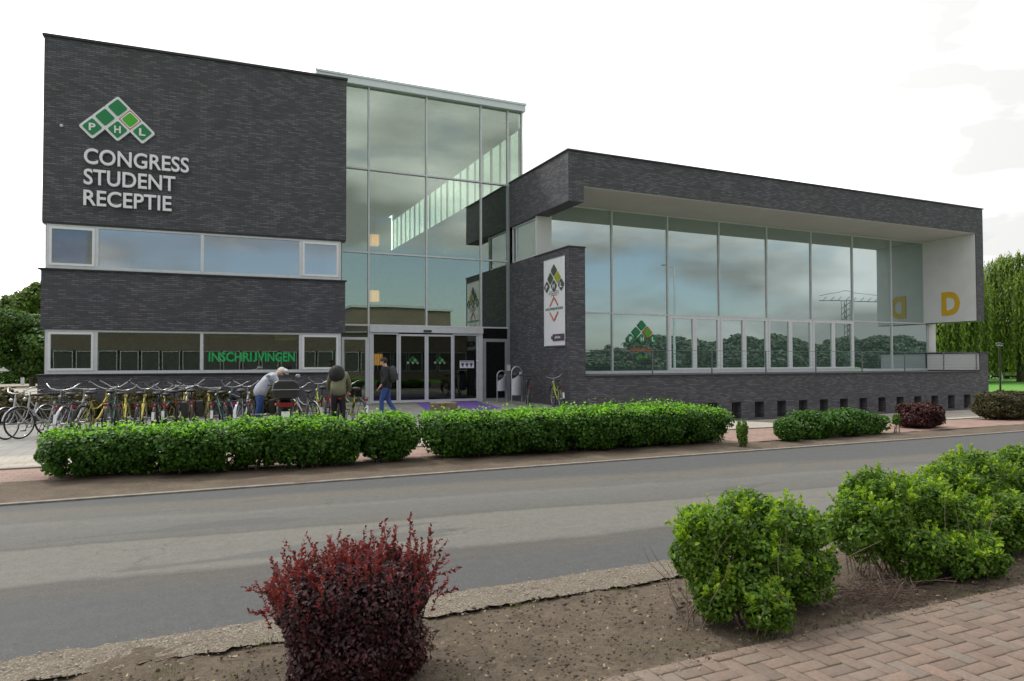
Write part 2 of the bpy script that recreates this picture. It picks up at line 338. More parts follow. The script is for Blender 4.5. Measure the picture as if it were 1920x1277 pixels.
# ------------------------------------------------------------ ground
def ground_mats():
    g = {}
    m, t = newmat('soil', .95)
    a = t.noise(2.5, 8, .65); b = t.noise(26, 6, .7); c = t.noise(120, 3, .6)
    col = t.ramp(t.math('ADD', t.math('MULTIPLY', a, .5), t.math('MULTIPLY', b, .5)), [(.3, (.050, .036, .024)), (.5, (.120, .089, .061)), (.7, (.205, .160, .113))])
    col = t.mix(t.rng(c, .55, .75, 0, .5), col, (.24, .21, .17))
    moss = t.noise(1.8, 5, .7); col = t.mix(t.rng(moss, .60, .72, 0, .45), col, (.09, .105, .03))
    t.link(col, t.b.inputs['Base Color']); t.bump(t.math('ADD', b, t.math('MULTIPLY', c, .5)), .9, .03); g['soil'] = m
    m, t = newmat('asphalt', .85)
    tco = t.N('ShaderNodeTexCoord').outputs['Object']; sp = t.N('ShaderNodeSeparateXYZ'); t.link(tco, sp.inputs[0])
    wob = t.noise(.35, 4, .6, tco, (1, .5, 1)); wob2 = t.noise(.5, 5, .6, tco, (.35, 3.5, 1))
    yy = t.math('ADD', sp.outputs[1], t.math('MULTIPLY', t.math('SUBTRACT', wob, .5), .55))
    yy = t.math('ADD', yy, t.math('MULTIPLY', sp.outputs[0], .10))
    yy = t.math('ADD', yy, t.math('MULTIPLY', t.math('SUBTRACT', wob2, .5), .35))
    yy = t.math('ADD', yy, t.math('MULTIPLY', t.math('SUBTRACT', t.noise(14, 5, .8, tco, (.5, 1, 1)), .5), .12))
    f = t.rng(yy, 4.0, 11.0)
    yn = lambda v: (v-4.0)/7.0
    D = (.064, .066, .068); L = (.124, .122, .111); Mm = (.088, .087, .081); Bn = (.072, .068, .063)
    col = t.ramp(f, [(yn(4.4), D), (yn(5.42), D), (yn(5.46), (.066, .064, .06)), (yn(5.50), Bn), (yn(5.75), Bn), (yn(5.88), L), (yn(6.95), (.128, .124, .110)), (yn(7.02), (.075, .070, .062)), (yn(7.10), Mm), (yn(7.8), (.105, .103, .098)), (yn(7.95), (.118, .114, .103)), (yn(8.1), (.092, .090, .086)), (yn(8.7), (.102, .094, .080)), (yn(9.0), D), (yn(11), D)])
    st = t.noise(1.2, 6, .65, tco, (.35, 5, 1)); fi = t.noise(75, 5, .8); me_ = t.noise(9, 6, .75)
    col = t.mix(t.rng(st, .3, .7, 0, .5), col, t.mix(1.0, col, (.80, .80, .82), 'MULTIPLY'))
    col = t.mix(t.rng(fi, .3, .7), t.mix(1.0, col, (.60, .60, .60), 'MULTIPLY'), t.mix(1.0, col, (1.42, 1.41, 1.36), 'MULTIPLY'))
    col = t.mix(t.rng(me_, .3, .7), t.mix(1.0, col, (.86, .86, .87), 'MULTIPLY'), t.mix(1.0, col, (1.12, 1.11, 1.09), 'MULTIPLY'))
    pt_ = t.noise(.8, 3, .5, tco, (.35, 1.6, 1)); col = t.mix(t.rng(pt_, .60, .615, 0, .55), col, (.060, .060, .060))
    col = t.mix(t.rng(t.noise(1.4, 7, .8, tco, (.12, 6, 1)), .62, .70, 0, .4), col, (.17, .165, .15))
    vo = t.N('ShaderNodeTexVoronoi', feature='DISTANCE_TO_EDGE'); vo.inputs['Scale'].default_value = .42
    wv = t.N('ShaderNodeVectorMath', operation='ADD'); nzv = t.N('ShaderNodeTexNoise'); nzv.inputs['Scale'].default_value = 2.2; nzv.inputs['Detail'].default_value = 5
    t.link(tco, nzv.inputs[0]); t.link(tco, wv.inputs[0]); t.link(nzv.outputs['Color'], wv.inputs[1]); t.link(wv.outputs[0], vo.inputs['Vector'])
    gate = t.rng(t.noise(.55, 2), .50, .56); crk = t.math('MULTIPLY', t.rng(vo.outputs[0], .0, .006, .55, 0), gate)
    col = t.mix(crk, col, (.035, .034, .032))
    t.link(col, t.b.inputs['Base Color']); t.bump(fi, .6, .006); g['asphalt'] = m
    m, t = newmat('gravel_concrete', .95)
    vo = t.N('ShaderNodeTexVoronoi'); vo.inputs['Scale'].default_value = 110; t.link(t.N('ShaderNodeTexCoord').outputs['Object'], vo.inputs['Vector'])
    sep = t.N('ShaderNodeSeparateColor'); t.link(vo.outputs['Color'], sep.inputs[0])
    col = t.ramp(sep.outputs[0], [(0, (.085, .068, .050)), (.5, (.150, .124, .094)), (.9, (.215, .185, .145)), (1, (.34, .31, .26))])
    col = t.mix(t.rng(t.noise(4, 6, .7), .45, .7, 0, .7), col, (.13, .105, .08))
    t.link(col, t.b.inputs['Base Color']); t.bump(t.math('SUBTRACT', 1.0, vo.outputs['Distance']), .7, .01); g['gravel'] = m
    def paver(name, ca, cb, mortar, w, h, off=.5, ml=.006):
        m, t = newmat(name, .9); tco = t.N('ShaderNodeTexCoord').outputs['Object']
        b = t.N('ShaderNodeTexBrick'); b.offset = off; t.link(tco, b.inputs['Vector'])
        for k, v in (('Scale', 1.0), ('Mortar Size', ml), ('Brick Width', w), ('Row Height', h)): b.inputs[k].default_value = v
        b.inputs['Color1'].default_value = (*ca, 1); b.inputs['Color2'].default_value = (*cb, 1); b.inputs['Mortar'].default_value = (*mortar, 1)
        n = t.noise(1.1, 6, .65); f = t.noise(60, 3)
        c = t.mix(t.rng(n, .3, .7), t.mix(1.0, b.outputs[0], (.82, .83, .84), 'MULTIPLY'), t.mix(1.0, b.outputs[0], (1.14, 1.13, 1.1), 'MULTIPLY'))
        c = t.mix(t.rng(f, .35, .7, 0, .25), c, t.mix(1.0, c, (.6, .6, .6), 'MULTIPLY'))
        t.link(c, t.b.inputs['Base Color']); t.bump(t.math('SUBTRACT', 1.0, b.outputs['Fac']), .5, .004); return m
    g['terrace'] = paver('terrace_tiles', (.255, .25, .24), (.30, .292, .278), (.15, .145, .14), .30, .30, 0)
    g['red'] = paver('red_path_pavers', (.27, .175, .145), (.34, .225, .185), (.16, .12, .10), .22, .11)
    g['tan'] = paver('tan_path_tiles', (.36, .325, .28), (.43, .39, .335), (.22, .20, .17), .30, .30)
    g['kerb'] = mat('kerb_concrete', (.19, .175, .15), .9, 0, .25, 9, bump=.3)
    m, t = newmat('lawn', .9)
    col = t.ramp(t.math('ADD', t.math('MULTIPLY', t.noise(.5, 6, .7), .5), t.math('MULTIPLY', t.noise(9, 5, .7), .5)), [(.3, (.055, .17, .015)), (.5, (.09, .26, .022)), (.7, (.14, .33, .035))])
    t.link(col, t.b.inputs['Base Color']); t.bump(t.noise(40, 4), .8, .05); g['lawn'] = m
    return g
G = ground_mats()
XW = np.array(sorted(set(list(np.linspace(-300, -40, 14))+list(np.linspace(-40, 70, 111))+list(np.linspace(70, 400, 18)))))
def far(name, xs, ys, dz, m):
    X, Y = np.meshgrid(xs, ys, indexing='ij'); Z = gz(X, Y)+dz; V = np.stack([X, Y, Z], -1).reshape(-1, 3); ny = len(ys)-1; n = len(xs)
    i = np.arange(n-1)[:, None]*(ny+1)+np.arange(ny)[None, :]; F = np.stack([i, i+ny+1, i+ny+2, i+1], -1).reshape(-1, 4)
    o = npmesh(name, V, F, m); o['kind'] = 'structure'; return o
YW = np.array(list(np.linspace(-300, -10, 12))+list(np.linspace(-8, 40, 49))+list(np.linspace(45, 500, 20)))
far('ground', XW, YW, -.03, G['lawn'])
XN = np.linspace(-14, 45, 237)
sheet('road', np.linspace(-90, 160, 251), 4.44, 9.42, 8, -.008, G['asphalt'])
sheet('road_verge', XN, 9.40, lambda x: np.where(x < 9, 11.15, 10.55), 12, -.004, G['soil'], rough=.012)
kb = MB().box(-60, 120, 9.36, 9.45, -.1, .012); kb = kb.build('kerb', G['kerb']); kb['kind'] = 'structure'
sheet('red_path', np.linspace(-60, 90, 301), lambda x: np.where(x < 9, 11.05, 10.45), 12.5, 6, .004, G['red'])
kb = MB()
xk = np.linspace(-60, 90, 151)
for a, b in zip(xk[:-1], xk[1:]):
    za, zb = gzs(a, 12.5), gzs(b, 12.5)
    kb.add([(a, 12.47, za-.05), (b, 12.47, zb-.05), (b, 12.58, zb-.05), (a, 12.58, za-.05), (a, 12.47, za+.022), (b, 12.47, zb+.022), (b, 12.58, zb+.022), (a, 12.58, za+.022)], [(4, 5, 6, 7), (0, 1, 5, 4), (2, 3, 7, 6)])
kb = kb.build('path_edging', mat('edging_concrete', (.16, .14, .125), .9, 0, .2, 9)); kb['kind'] = 'structure'
sheet('pavement', np.linspace(-60, 12.2, 145), 12.58, 14.4, 4, .0, G['tan'])
sheet('terrace', np.linspace(-40, 12.2, 105), 14.4, 26.85, 24, .0, G['terrace'])
sheet('walkway', np.linspace(12.2, 90, 157), 12.58, 22.2, 24, .0, G['tan'])
sheet('rear_yard', np.linspace(-60, -4.6, 40), 26.85, 70, 8, .006, mat('yard_concrete', (.33, .29, .23), .9, 0, .18, .5))
# near side: gravel edging, bed, brick pavement
XF = np.linspace(-3.0, 11, 351)
sheet('gravel_edge', XF, 4.10, 4.47, 8, .004, G['gravel'], rough=.004, seed=3, edge=.012)
sheet('planting_bed', np.linspace(-4, 12, 401), 2.80, 4.34, 38, -.012, G['soil'], rough=.016, seed=9)
sheet('bed_subsoil', np.linspace(-40, 60, 20), -.5, 4.45, 4, -.016, G['soil'])
def herringbone():
    m, t = newmat('clay_pavers', .9)
    g_ = t.N('ShaderNodeNewGeometry'); nz = t.noise(55, 4, .7); wd = t.noise(1.6, 5, .6)
    col = t.ramp(g_.outputs['Random Per Island'], [(0, (.135, .094, .074)), (.4, (.168, .116, .090)), (.8, (.195, .134, .103)), (1, (.162, .128, .106))])
    col = t.mix(t.rng(nz, .3, .7), t.mix(1.0, col, (.76, .76, .76), 'MULTIPLY'), t.mix(1.0, col, (1.2, 1.2, 1.2), 'MULTIPLY'))
    col = t.mix(t.rng(wd, .35, .7, 0, .45), col, (.17, .155, .125))
    t.link(col, t.b.inputs['Base Color']); t.bump(nz, .5, .004)
    L, Wd, gp = .190, .095, .003
    V = []; F = []; rg = np.random.default_rng(4)
    def add(x0, y0, x1, y1):
        if y1 > 2.93 and y0 > 2.93: return
        y1 = min(y1, 2.93)
        if y1-y0 < .02: return
        o = len(V); h = rg.normal(0, .0014); tx, ty = rg.normal(0, .006, 2); c = .006
        P = [(x0+gp, y0+gp), (x1-gp, y0+gp), (x1-gp, y1-gp), (x0+gp, y1-gp)]
        mx_, my_ = (x0+x1)/2, (y0+y1)/2
        zt = lambda p: .012+h+(p[0]-mx_)*tx+(p[1]-my_)*ty
        Q = [(x0+gp+c, y0+gp+c), (x1-gp-c, y0+gp+c), (x1-gp-c, y1-gp-c), (x0+gp+c, y1-gp-c)]
        V.extend([(p[0], p[1], -.02) for p in P]); V.extend([(p[0], p[1], zt(p)-.004) for p in P]); V.extend([(p[0], p[1], zt(p)) for p in Q])
        for k in range(4):
            F.append((o+k, o+(k+1) % 4, o+4+(k+1) % 4, o+4+k)); F.append((o+4+k, o+4+(k+1) % 4, o+8+(k+1) % 4, o+8+k))
        F.append((o+8, o+9, o+10, o+11))
    # 90 degree herringbone: for each diagonal k, horizontal brick then vertical brick
    for i in range(-10, 105):
        for j in range(-40, 40):
            # unit cell of 4 widths along x: bricks placed at (i - ... ) lattice
            x = i*Wd; y = j*Wd
            r = (i+j) % 4
            if r == 0: add(x, y, x+2*Wd, y+Wd) if (0.5 < x < 9.5 and .6 < y < 3.0) else None
            if r == 2: add(x, y, x+Wd, y+2*Wd) if (0.5 < x < 9.5 and .6 < y < 3.0) else None
    o = npmesh('brick_pavement', V, F, m); o['kind'] = 'structure'
    j = sheet('pavement_joints', np.linspace(.3, 9.8, 40), .5, 2.94, 12, .004, mat('joint_sand', (.115, .095, .075), .95, 0, .3, 30))
herringbone()
# ------------------------------------------------------------ the building
B = empty('college_building', (5.0, 26.0, 0), 0, 'dark grey brick college building with glass entrance tower and long glazed wing', 'building')
TH = math.atan(.044)
LX = Matrix.Translation((5.05, 25.64, 0)) @ Matrix.Rotation(-TH, 4, 'Z') @ Matrix.Translation((-5.05, 0, 0))  # left block: y measured from its front
w = MB()
w.box(-4.41, 5.06, 0, .36, 6.11, 12.04); w.build('brick_wall', BRICK, B, LX)
MB().box(-4.41, 5.00, .37, 13, 6.2, 11.9).build('brick_wall', BRICK, B, LX)
MB().box(-4.46, 5.10, -.05, 13.2, 12.042, 12.12).build('roof_coping', CAP, B, LX)
MB().box(-4.40, 5.04, .01, .355, 6.06, 6.108).build('lintel_strip', CAP, B, LX)
w = MB(); w.box(-4.42, 5.03, -.01, .36, 2.69, 4.58); w.build('brick_wall', BRICK, B, LX)
MB().box(-4.50, 5.08, -.07, .36, 4.582, 4.625).build('sill_coping', CAP, B, LX)
w = MB(); w.box(-4.47, 4.95, -.05, .36, -.3, 1.215); w.build('brick_wall', BRICK_BASE, B, LX)
MB().box(-4.53, 4.98, -.10, .36, 1.217, 1.26).build('sill_coping', CAP, B, LX)
# interior of the left block (rooms behind the windows)
MB().box(-4.3, 4.85, 6.0, 6.1, 0, 6.1).build('interior_wall', INNER, B, LX)
MB().box(-4.3, 4.85, .4, 6.0, 4.2, 4.6).box(-4.3, 4.85, .4, 6.0, 5.97, 6.1).box(-4.3, 4.85, .4, 6.0, 2.7, 2.9).box(-4.3, 4.85, .4, 6.0, .0, .25).build('interior_floor', INNER, B, LX)
MB().box(-4.39, -4.31, .4, 13, 0, 6.08).build('side_wall', INNER, B, LX)
MB().box(4.9, 4.98, .5, 13, 0, 6.08).build('side_wall', INNER, B, LX)
MB().box(.2, .26, .6, 5.9, .26, 2.69).build('partition', WHITE, B, LX)
for (z0, z1, zp0, zp1, gm, lowpane) in ((4.63, 6.055, 4.80, 5.97, GL_U, 0), (1.265, 2.685, 1.41, 2.62, GL_L, 1)):
    fr = MB().frame(-4.30, 4.88, z0, z1, .07, .05, .17, .10)
    for x in (-2.905, .23, 3.465): fr.box(x-.05, x+.05, .045, .168, z0+.102, z1-.072)
    f = fr.build('window_band', ALU, B, LX)
    for k, (a, b) in enumerate(((-4.225, -2.96), (-2.85, .175), (.285, 3.41), (3.52, 4.80))):
        if k in (0, 3):
            sash = MB().frame(a, b, z0+.105, z1-.075, .075, .03, .12).build('window', SASH, B, LX)
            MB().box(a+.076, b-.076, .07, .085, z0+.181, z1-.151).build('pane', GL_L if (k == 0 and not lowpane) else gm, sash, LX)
        else:
            MB().box(a-.004, b+.004, .10, .115, z0+.09, z1-.06).build('pane', gm, f, LX)
# blue panel standing in for reflected sky behind the first upper window, radiator cover and blinds seen behind others
MB().box(-2.84, -2.0, .45, .5, 4.62, 5.02).build('radiator', WHITE, B, LX)
MB().box(4.35, 4.78, .4, .43, 4.7, 5.95).box(3.56, 3.9, .4, .43, 4.7, 5.95).build('curtain', WHITE, B, LX)
MB().box(-4.2, -3.2, .19, .21, 4.72, 5.95).build('sky_reflection_panel', mat('reflected_sky_blue', (.04, .13, .62), .7, 0, .15), B, LX)
# low shrubs/posters inside lower window
MB().box(2.62, 3.38, .5, .53, 2.42, 2.60).build('yellow_notice', mat('notice_yellow', (.35, .30, .02), .6), B, LX)
_pr = random.Random(12)
def pane(a, b, y0, y1, z0, z1, m, parent):
    c = Vector(((a+b)/2, (y0+y1)/2, (z0+z1)/2)); d = min(.0045, .006/max(b-a, 1)); 
    x = Matrix.Translation(c) @ Matrix.Rotation(_pr.uniform(-d, d)*.9, 4, 'Z') @ Matrix.Rotation(_pr.uniform(-.0035, .0035), 4, 'X') @ Matrix.Translation(-c)
    return MB().box(a, b, y0, y1, z0, z1).build('pane', m, parent, x)
# ---- tower
yT = 26.84
XM = [5.10, 6.17, 8.52, 10.90, 12.14, 12.80]; ZT = [3.07, 5.90, 9.17, 12.40]
cw = MB()
for i, x in enumerate(XM):
    z0 = 3.0 if i < 8 else 9.2
    if i == 1: z0 = 0.0
    cw.box(x-.03, x+.03, yT-.03, yT+.14, z0, 12.40)
for z in ZT[:3]:
    for a, b in zip(XM[:-1], XM[1:]):
        if z < 9 and a > 12: continue
        cw.box(a+.03, b-.03, yT-.045, yT+.13, z-.03, z+.03)
CW = cw.build('curtain_wall', ALU, B)
for i, (a, b) in enumerate(zip(XM[:-1], XM[1:])):
    for j in range(3):
        if i == 4 and j < 2: continue
        pane(a+.012, b-.012, yT+.04, yT+.055, ZT[j]+.012, ZT[j+1]-.005, GL_T, CW)
MB().box(4.13, 12.90, yT-.16, yT+22.0, 12.405, 12.70).build('roof', FASCIA, B)
MB().box(4.10, 12.93, yT-.20, yT-.162, 12.66, 12.74).build('roof_trim', FASCIA, B)
MB().box(5.05, 12.55, yT+.3, yT+21.8, 12.0, 12.38).build('ceiling', INNER, B)
MB().box(4.95, 5.06, yT+.15, yT+21.8, 0, 12.38).build('interior_wall', INNER, B)
MB().box(5.06, 12.75, yT+21.6, yT+21.8, 0, 12.0).build('interior_wall', INNER, B)
MB().box(5.07, 12.1, yT+.9, yT+12, 2.85, 3.1).build('lobby_shade_slab', INDARK, B)  # unseen slab added so the ground-floor lobby stays dark
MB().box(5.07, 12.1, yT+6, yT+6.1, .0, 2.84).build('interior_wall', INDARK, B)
MB().box(4.9, 12.3, yT+.1, yT+21, -.1, .01).build('floor', mat('lobby_floor', (.10, .10, .10), .4), B)
# clerestory above the wing roof on the tower's right side
cl = MB(); ys = [yT+.15+i*1.05 for i in range(21)]
for i, y in enumerate(ys): cl.box(12.74, 12.80, y-.03-(0.05 if i % 3 == 0 else 0), y+.03+(0.05 if i % 3 == 0 else 0), 9.36, 11.75)
cl.box(12.73, 12.81, ys[0]+.1, ys[-1]+.1, 9.30, 9.37).box(12.73, 12.81, ys[0]+.1, ys[-1]+.1, 11.74, 12.39)
CL = cl.build('clerestory_frame', ALU, B)
for i in range(0, 20): MB().box(12.765, 12.775, ys[i]+.03, ys[i+1]-.03, 9.36, 11.75).build('pane', glass_mat('clear_glass', .06, (.93, .97, .94)) if i == 0 else bpy.data.materials['clear_glass'], CL)
# entrance level
MB().frame(5.13, 6.13, -.02, 2.59, .09, yT-.05, yT+.08).build('side_door', ALU, B)
MB().box(5.22, 6.04, yT, yT+.015, .08, 2.50).build('pane', GL_L, bpy.data.objects['side_door'])
MB().box(5.13, 6.14, yT+.02, yT+.035, 2.595, 3.04).build('pane', GL_L, CW)
port = MB().box(6.202, 10.94, yT-.12, yT+.1, 2.80, 3.03).box(6.202, 6.28, yT-.06, yT+.1, 0, 2.798).box(10.75, 10.94, yT-.06, yT+.1, 0, 2.798).build('entrance_portal', ALU, B)
xs_ = [6.285, 7.36, 8.50, 9.62, 10.745]
for k, (a, b) in enumerate(zip(xs_[:-1], xs_[1:])):
    off = .0 if k in (0, 3) else -.045
    d = MB().frame(a+.003, b-.003, .02, 2.79 if k in (0, 3) else 2.74, .075, yT+off-.03, yT+off+.02, .10).build('sliding_door', ALU, B)
    MB().box(a+.077, b-.077, yT+off-.008, yT+off, .119, 2.70 if k in (0, 3) else 2.66).build('pane', GL_D, d)
MB().box(8.36, 8.68, yT-.17, yT-.122, 2.83, 2.91).build('door_sensor', BLACKM, B)
sd_ = MB().frame(10.96, 12.10, -.02, 2.60, .13, yT-.06, yT+.06).build('service_door', ALU_DK, B)
MB().box(11.09, 11.97, yT-.01, yT, .11, 2.47).build('pane', GL_D, sd_)
MB().box(11.90, 11.94, yT-.12, yT-.062, 1.0, 1.2).build('handle', STEEL, sd_)
MB().box(10.96, 12.10, yT+.02, yT+.035, 2.605, 3.04).build('pane', GL_D, CW)
MB().box(12.10, 12.195, yT-.04, yT+.06, 0, 12.38 if False else 9.1).build('corner_post', ALU_DK, B)
MB().box(12.06, 12.16, yT-.16, yT-.061, 1.25, 1.5).build('card_reader', WHITE, B)
# ---- right wing
yR, yG = 21.70, 24.46; XR1 = 36.03
side = MB()
side.box(12.20, 12.88, yR, yG-.02, -1.2, 5.74); side.build('brick_wall', BRICK, B)
MB().box(12.17, 12.90, yR-.03, yG, 5.742, 5.79).build('wall_coping', CAP, B)
MB().box(12.20, 12.5, yG-.018, yT+21.7, -1.2, 5.80).build('brick_wall', BRICK, B)
MB().box(12.202, 12.84, yR+.001, yG+.02, 7.41, 9.235).box(12.202, 12.5, yG+.022, yT+21.7, 7.36, 9.235).build('brick_wall', BRICK, B)
MB().box(12.842, XR1-.002, yR+.002, yR+.4, 8.0, 9.234).build('brick_wall', BRICK, B)
MB().box(12.85, XR1, yR+.402, 39, 8.35, 9.2).build('roof', CAP, B)
MB().box(12.16, XR1+.04, yR-.04, yR+.40, 9.237, 9.29).box(12.16, 12.6, yR+.40, yT+21.7, 9.238, 9.29).build('wall_coping', CAP, B)
MB().box(12.85, 35.42, yR+.02, yG+.3, 7.975, 8.02).build('soffit', SOFFIT, B)
MB().box(35.46, XR1, yR+.003, yG+.3, 3.615, 7.998).build('brick_wall', BRICK, B)
MB().box(35.425, 35.458, yR+.04, yG+.02, 3.63, 7.97).build('white_panel', WHITE, B)
MB().box(35.44, XR1-.01, yR+.02, yG+.2, 3.60, 3.613).build('panel_trim', CAP, B)
MB().box(35.85, 36.1, yG+.35, 39, -1.2, 8.3).build('brick_wall', BRICK, B)
MB().box(35.72, 36.3, yG-.05, yG+.3, 1.1, 3.6).build('corner_column', WHITE, B)
MB().box(12.22, 12.48, 27.3, yT+21.7, 5.801, 7.359).build('brick_wall', BRICK, B)
# base with the row of cellar openings
bw = MB(); bx0, bx1 = 12.885, 36.27; xs = [17.22+1.2215*i for i in range(15)]
bw.box(bx0, bx1, yR+.004, yR+.45, -.03, 1.06); bw.box(bx0, bx1, yR+.004, yR+.45, -1.4, -.69)
e = bx0
for x in xs: bw.box(e, x, yR+.004, yR+.45, -.69, -.03); e = x+.50
bw.box(e, bx1, yR+.004, yR+.45, -.69, -.03); bw.build('brick_wall', BRICK_BASE, B)
for x in xs:
    v = MB().box(x-.01, x+.51, yR+.32, yR+.34, -.70, -.02)
    vv = v.build('cellar_window', INDARK, B)
    g2 = MB(); g2.box(x+.235, x+.265, yR+.20, yR+.23, -.69, -.03)
    g2.build('bar', CAP, vv)
MB().box(bx0-.0, 35.55, yR-.04, yR+.46, 1.062, 1.115).build('balcony_coping', CAP, B)
MB().box(12.9, 35.7, yR+.47, yG+.1, .9, 1.10).build('balcony_floor', mat('balcony_slab', (.25, .25, .25), .8), B)
MB().box(35.62, 36.265, yR+.004, yG-.06, 1.064, 2.02).box(36.0, 36.265, yG-.058, 39, -1.2, 2.0).build('brick_wall', BRICK_BASE, B)
MB().box(35.5, 36.33, yR-.04, yG, 2.022, 2.07).build('wall_coping', CAP, B)
MB().box(35.58, 35.617, yR+.05, yG-.05, 1.16, 2.0).build('white_panel', WHITE, B)
# wing interior
MB().box(12.9, 35.8, 38.5, 38.7, 1.1, 8).build('interior_wall', INNER, B)
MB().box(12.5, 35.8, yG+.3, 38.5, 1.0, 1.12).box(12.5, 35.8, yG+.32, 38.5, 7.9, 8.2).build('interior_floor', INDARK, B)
# side window strip next to the tower
sw = MB(); SX = 12.36
def yframe(mb, y0, y1, z0, z1, wd, xa, xb): mb.box(xa, xb, y0, y0+wd, z0, z1); mb.box(xa, xb, y1-wd, y1, z0, z1); mb.box(xa, xb, y0+wd, y1-wd, z1-wd, z1); mb.box(xa, xb, y0+wd, y1-wd, z0, z0+wd)
yframe(sw, yG+.02, yT-.06, 5.805, 7.355, .07, SX-.05, SX+.05); sw.box(SX-.048, SX+.048, 26.35, 26.45, 5.876, 7.284)
SW = sw.build('window', ALU, B)
MB().box(SX-.01, SX+.01, yG+.09, 26.35, 5.876, 7.284).box(SX-.01, SX+.01, 26.45, yT-.13, 5.876, 7.284).build('pane', GL_U, SW)
MB().box(SX-.09, 12.90, yG-.04, yG+.015, 5.80, 7.40).build('corner_panel', WHITE, B)
# front glazing of the wing
XG = [12.92]+[15.80+2.845*i for i in range(8)]
gw = MB()
for i, x in enumerate(XG): gw.box(x-.03, x+.03, yG-.05, yG+.10, 1.12, 7.97)
for a, b in zip(XG[:-1], XG[1:]):
    gw.box(a+.031, b-.031, yG-.045, yG+.09, 3.60, 3.66); gw.box(a+.031, b-.031, yG-.045, yG+.09, 1.12, 1.24); gw.box(a+.031, b-.031, yG-.04, yG+.09, 7.92, 7.968)
GW = gw.build('curtain_wall', ALU, B)
for i, (a, b) in enumerate(zip(XG[:-1], XG[1:])):
    pane(a+.012, b-.012, yG+.01, yG+.03, 3.64, 7.94, GL_R, GW)
    if 2 <= i <= 5:
        mid = (a+b)/2
        for (p, q) in ((a+.035, mid-.004), (mid+.004, b-.035)):
            sh = MB().frame(p, q, 1.245, 3.595, .10, yG-.06, yG+.05).build('window', SASH, B)
            pane(p+.08, q-.08, yG, yG+.02, 1.32, 3.52, GL_R, sh)
    else: pane(a+.012, b-.012, yG+.01, yG+.03, 1.22, 3.62, GL_R, GW)
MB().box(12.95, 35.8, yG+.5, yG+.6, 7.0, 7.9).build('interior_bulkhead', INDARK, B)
# balcony railing
rl = MB()
for x in (15.85, 18.71, 21.55, 24.4, 27.25, 30.1, 32.9, 35.4): rl.box(x-.02, x+.02, yR+.03, yR+.07, 1.117, 2.05)
for z in (1.3, 1.45, 1.6, 1.75, 1.9): rl.tube([(12.9, yR+.05, z), (35.6, yR+.05, z)], .003, 5)
rl.tube([(12.9, yR+.05, 2.04), (35.6, yR+.05, 2.04)], .010, 8)
rl.build('balcony_railing', mat('railing_steel', (.16, .18, .18), .5, .4), B)
MB().ball((-3.9, 25.98, 9.2), .05, 10, 6).build('wall_light', WHITE, B)

# ---- hanging lamps (lit) in the lobby
LAMP, lt = newmat('lit_lamp_paper', .8); lt.b.inputs['Emission Color'].default_value = (1, .50, .12, 1); lt.b.inputs['Emission Strength'].default_value = .75
lt.b.inputs['Base Color'].default_value = (.8, .55, .25, 1)
for i, (x, y, z, lab) in enumerate(((7.14, 30, 6.95, 'glowing orange lamp high in the lobby, topmost of three behind glass'), (7.15, 30, 4.50, 'glowing orange lamp in the lobby between the topmost lamp and the doors'), (6.95, 28.6, 1.72, 'glowing orange lamp behind the sliding door above the walking person'))):
    L_ = empty('hanging_lamp', (x, y, z), 0, lab, 'lamp', 'orange lamps glowing in the glass lobby')
    sh = MB()
    for k in range(4): sh.box(-.19+k*.10, -.19+k*.10+.07, -.17, .17, -.22, .26)
    sh.build('lamp_shade', LAMP, L_, world=False)
    MB().tube([(0, 0, .28), (0, 0, 1.0 if z < 3 else 3.2)], .008, 5).build('cord', BLACKM, L_, world=False)

# ------------------------------------------------------------ signs
def diamond(mb, cx, cz, side, rad, y0, y1):
    pts = []; h = side/2
    for (sx, sz, a0) in ((1, 1, 0), (-1, 1, 90), (-1, -1, 180), (1, -1, 270)):
        for k in range(6):
            a = R(a0+90*k/5); px, pz = sx*(h-rad)+rad*math.cos(a), sz*(h-rad)+rad*math.sin(a)
            c = math.sqrt(.5); pts.append((cx+(px-pz)*c, cz+(px+pz)*c))
    mb.prism(pts, y0, y1)
def phl(name, loc, rz, k, label, cat, dark, light, ring, letters=True, backing=True, depth=.06, lettermat=WHITEP, lab3='PHL', zs=1.0):
    o = empty(name, loc, rz, label, cat); p = .36*k
    cs = [(0, 2*p), (-p, p), (p, p), (-2*p, 0), (0, 0), (2*p, 0)]
    cs = [(a, b*zs) for a, b in cs]
    if backing:
        b = MB()
        for i, (x, z) in enumerate(cs): diamond(b, x, z, .555*k, .07*k, -depth-i*.001, 0)
        b.build('backing', lettermat, o, world=False)
    else: depth = 0.0
    d = MB()
    for i, (x, z) in enumerate(cs):
        if i != 2: diamond(d, x, z, .41*k, .05*k, -depth-.016, -depth-.0075 if backing else 0)
    d.build('green_tile', dark, o, world=False)
    d = MB(); diamond(d, *cs[2], .47*k, .03*k, -depth-.010, -depth-.007 if backing else 0); 
    d.build('outline', ring, o, world=False)
    if backing:
        d = MB(); diamond(d, *cs[2], .42*k, .03*k, -depth-.012, -depth-.0102); d.build('inner_outline', lettermat, o, world=False)
    d = MB(); diamond(d, *cs[2], .355*k, .05*k, -depth-.017, -depth-.0125); d.build('light_tile', light, o, world=False)
    if letters:
        for ch, (x, z) in zip(lab3, cs[3:]):
            text(ch, 'letter', .19*k, .24*k, lettermat, o, (x-.095*k, -depth-.017, z-.12*k), 0, .008, .03, world=False)
    return o
def LP(x, y, z): return LX @ Vector((x, y, z))
phl('logo_sign', LP(-2.33, -.02, 9.26), -TH, 1.0, 'green and white diamond logo sign with PHL mounted high on the dark brick block', 'logo sign', GREEN, LGREEN, REDP)
sg = empty('lettering_sign', LP(-3.27, -.03, 7.8), -TH, 'three lines of silver letters CONGRESS STUDENT RECEPTIE on dark brick', 'lettering')
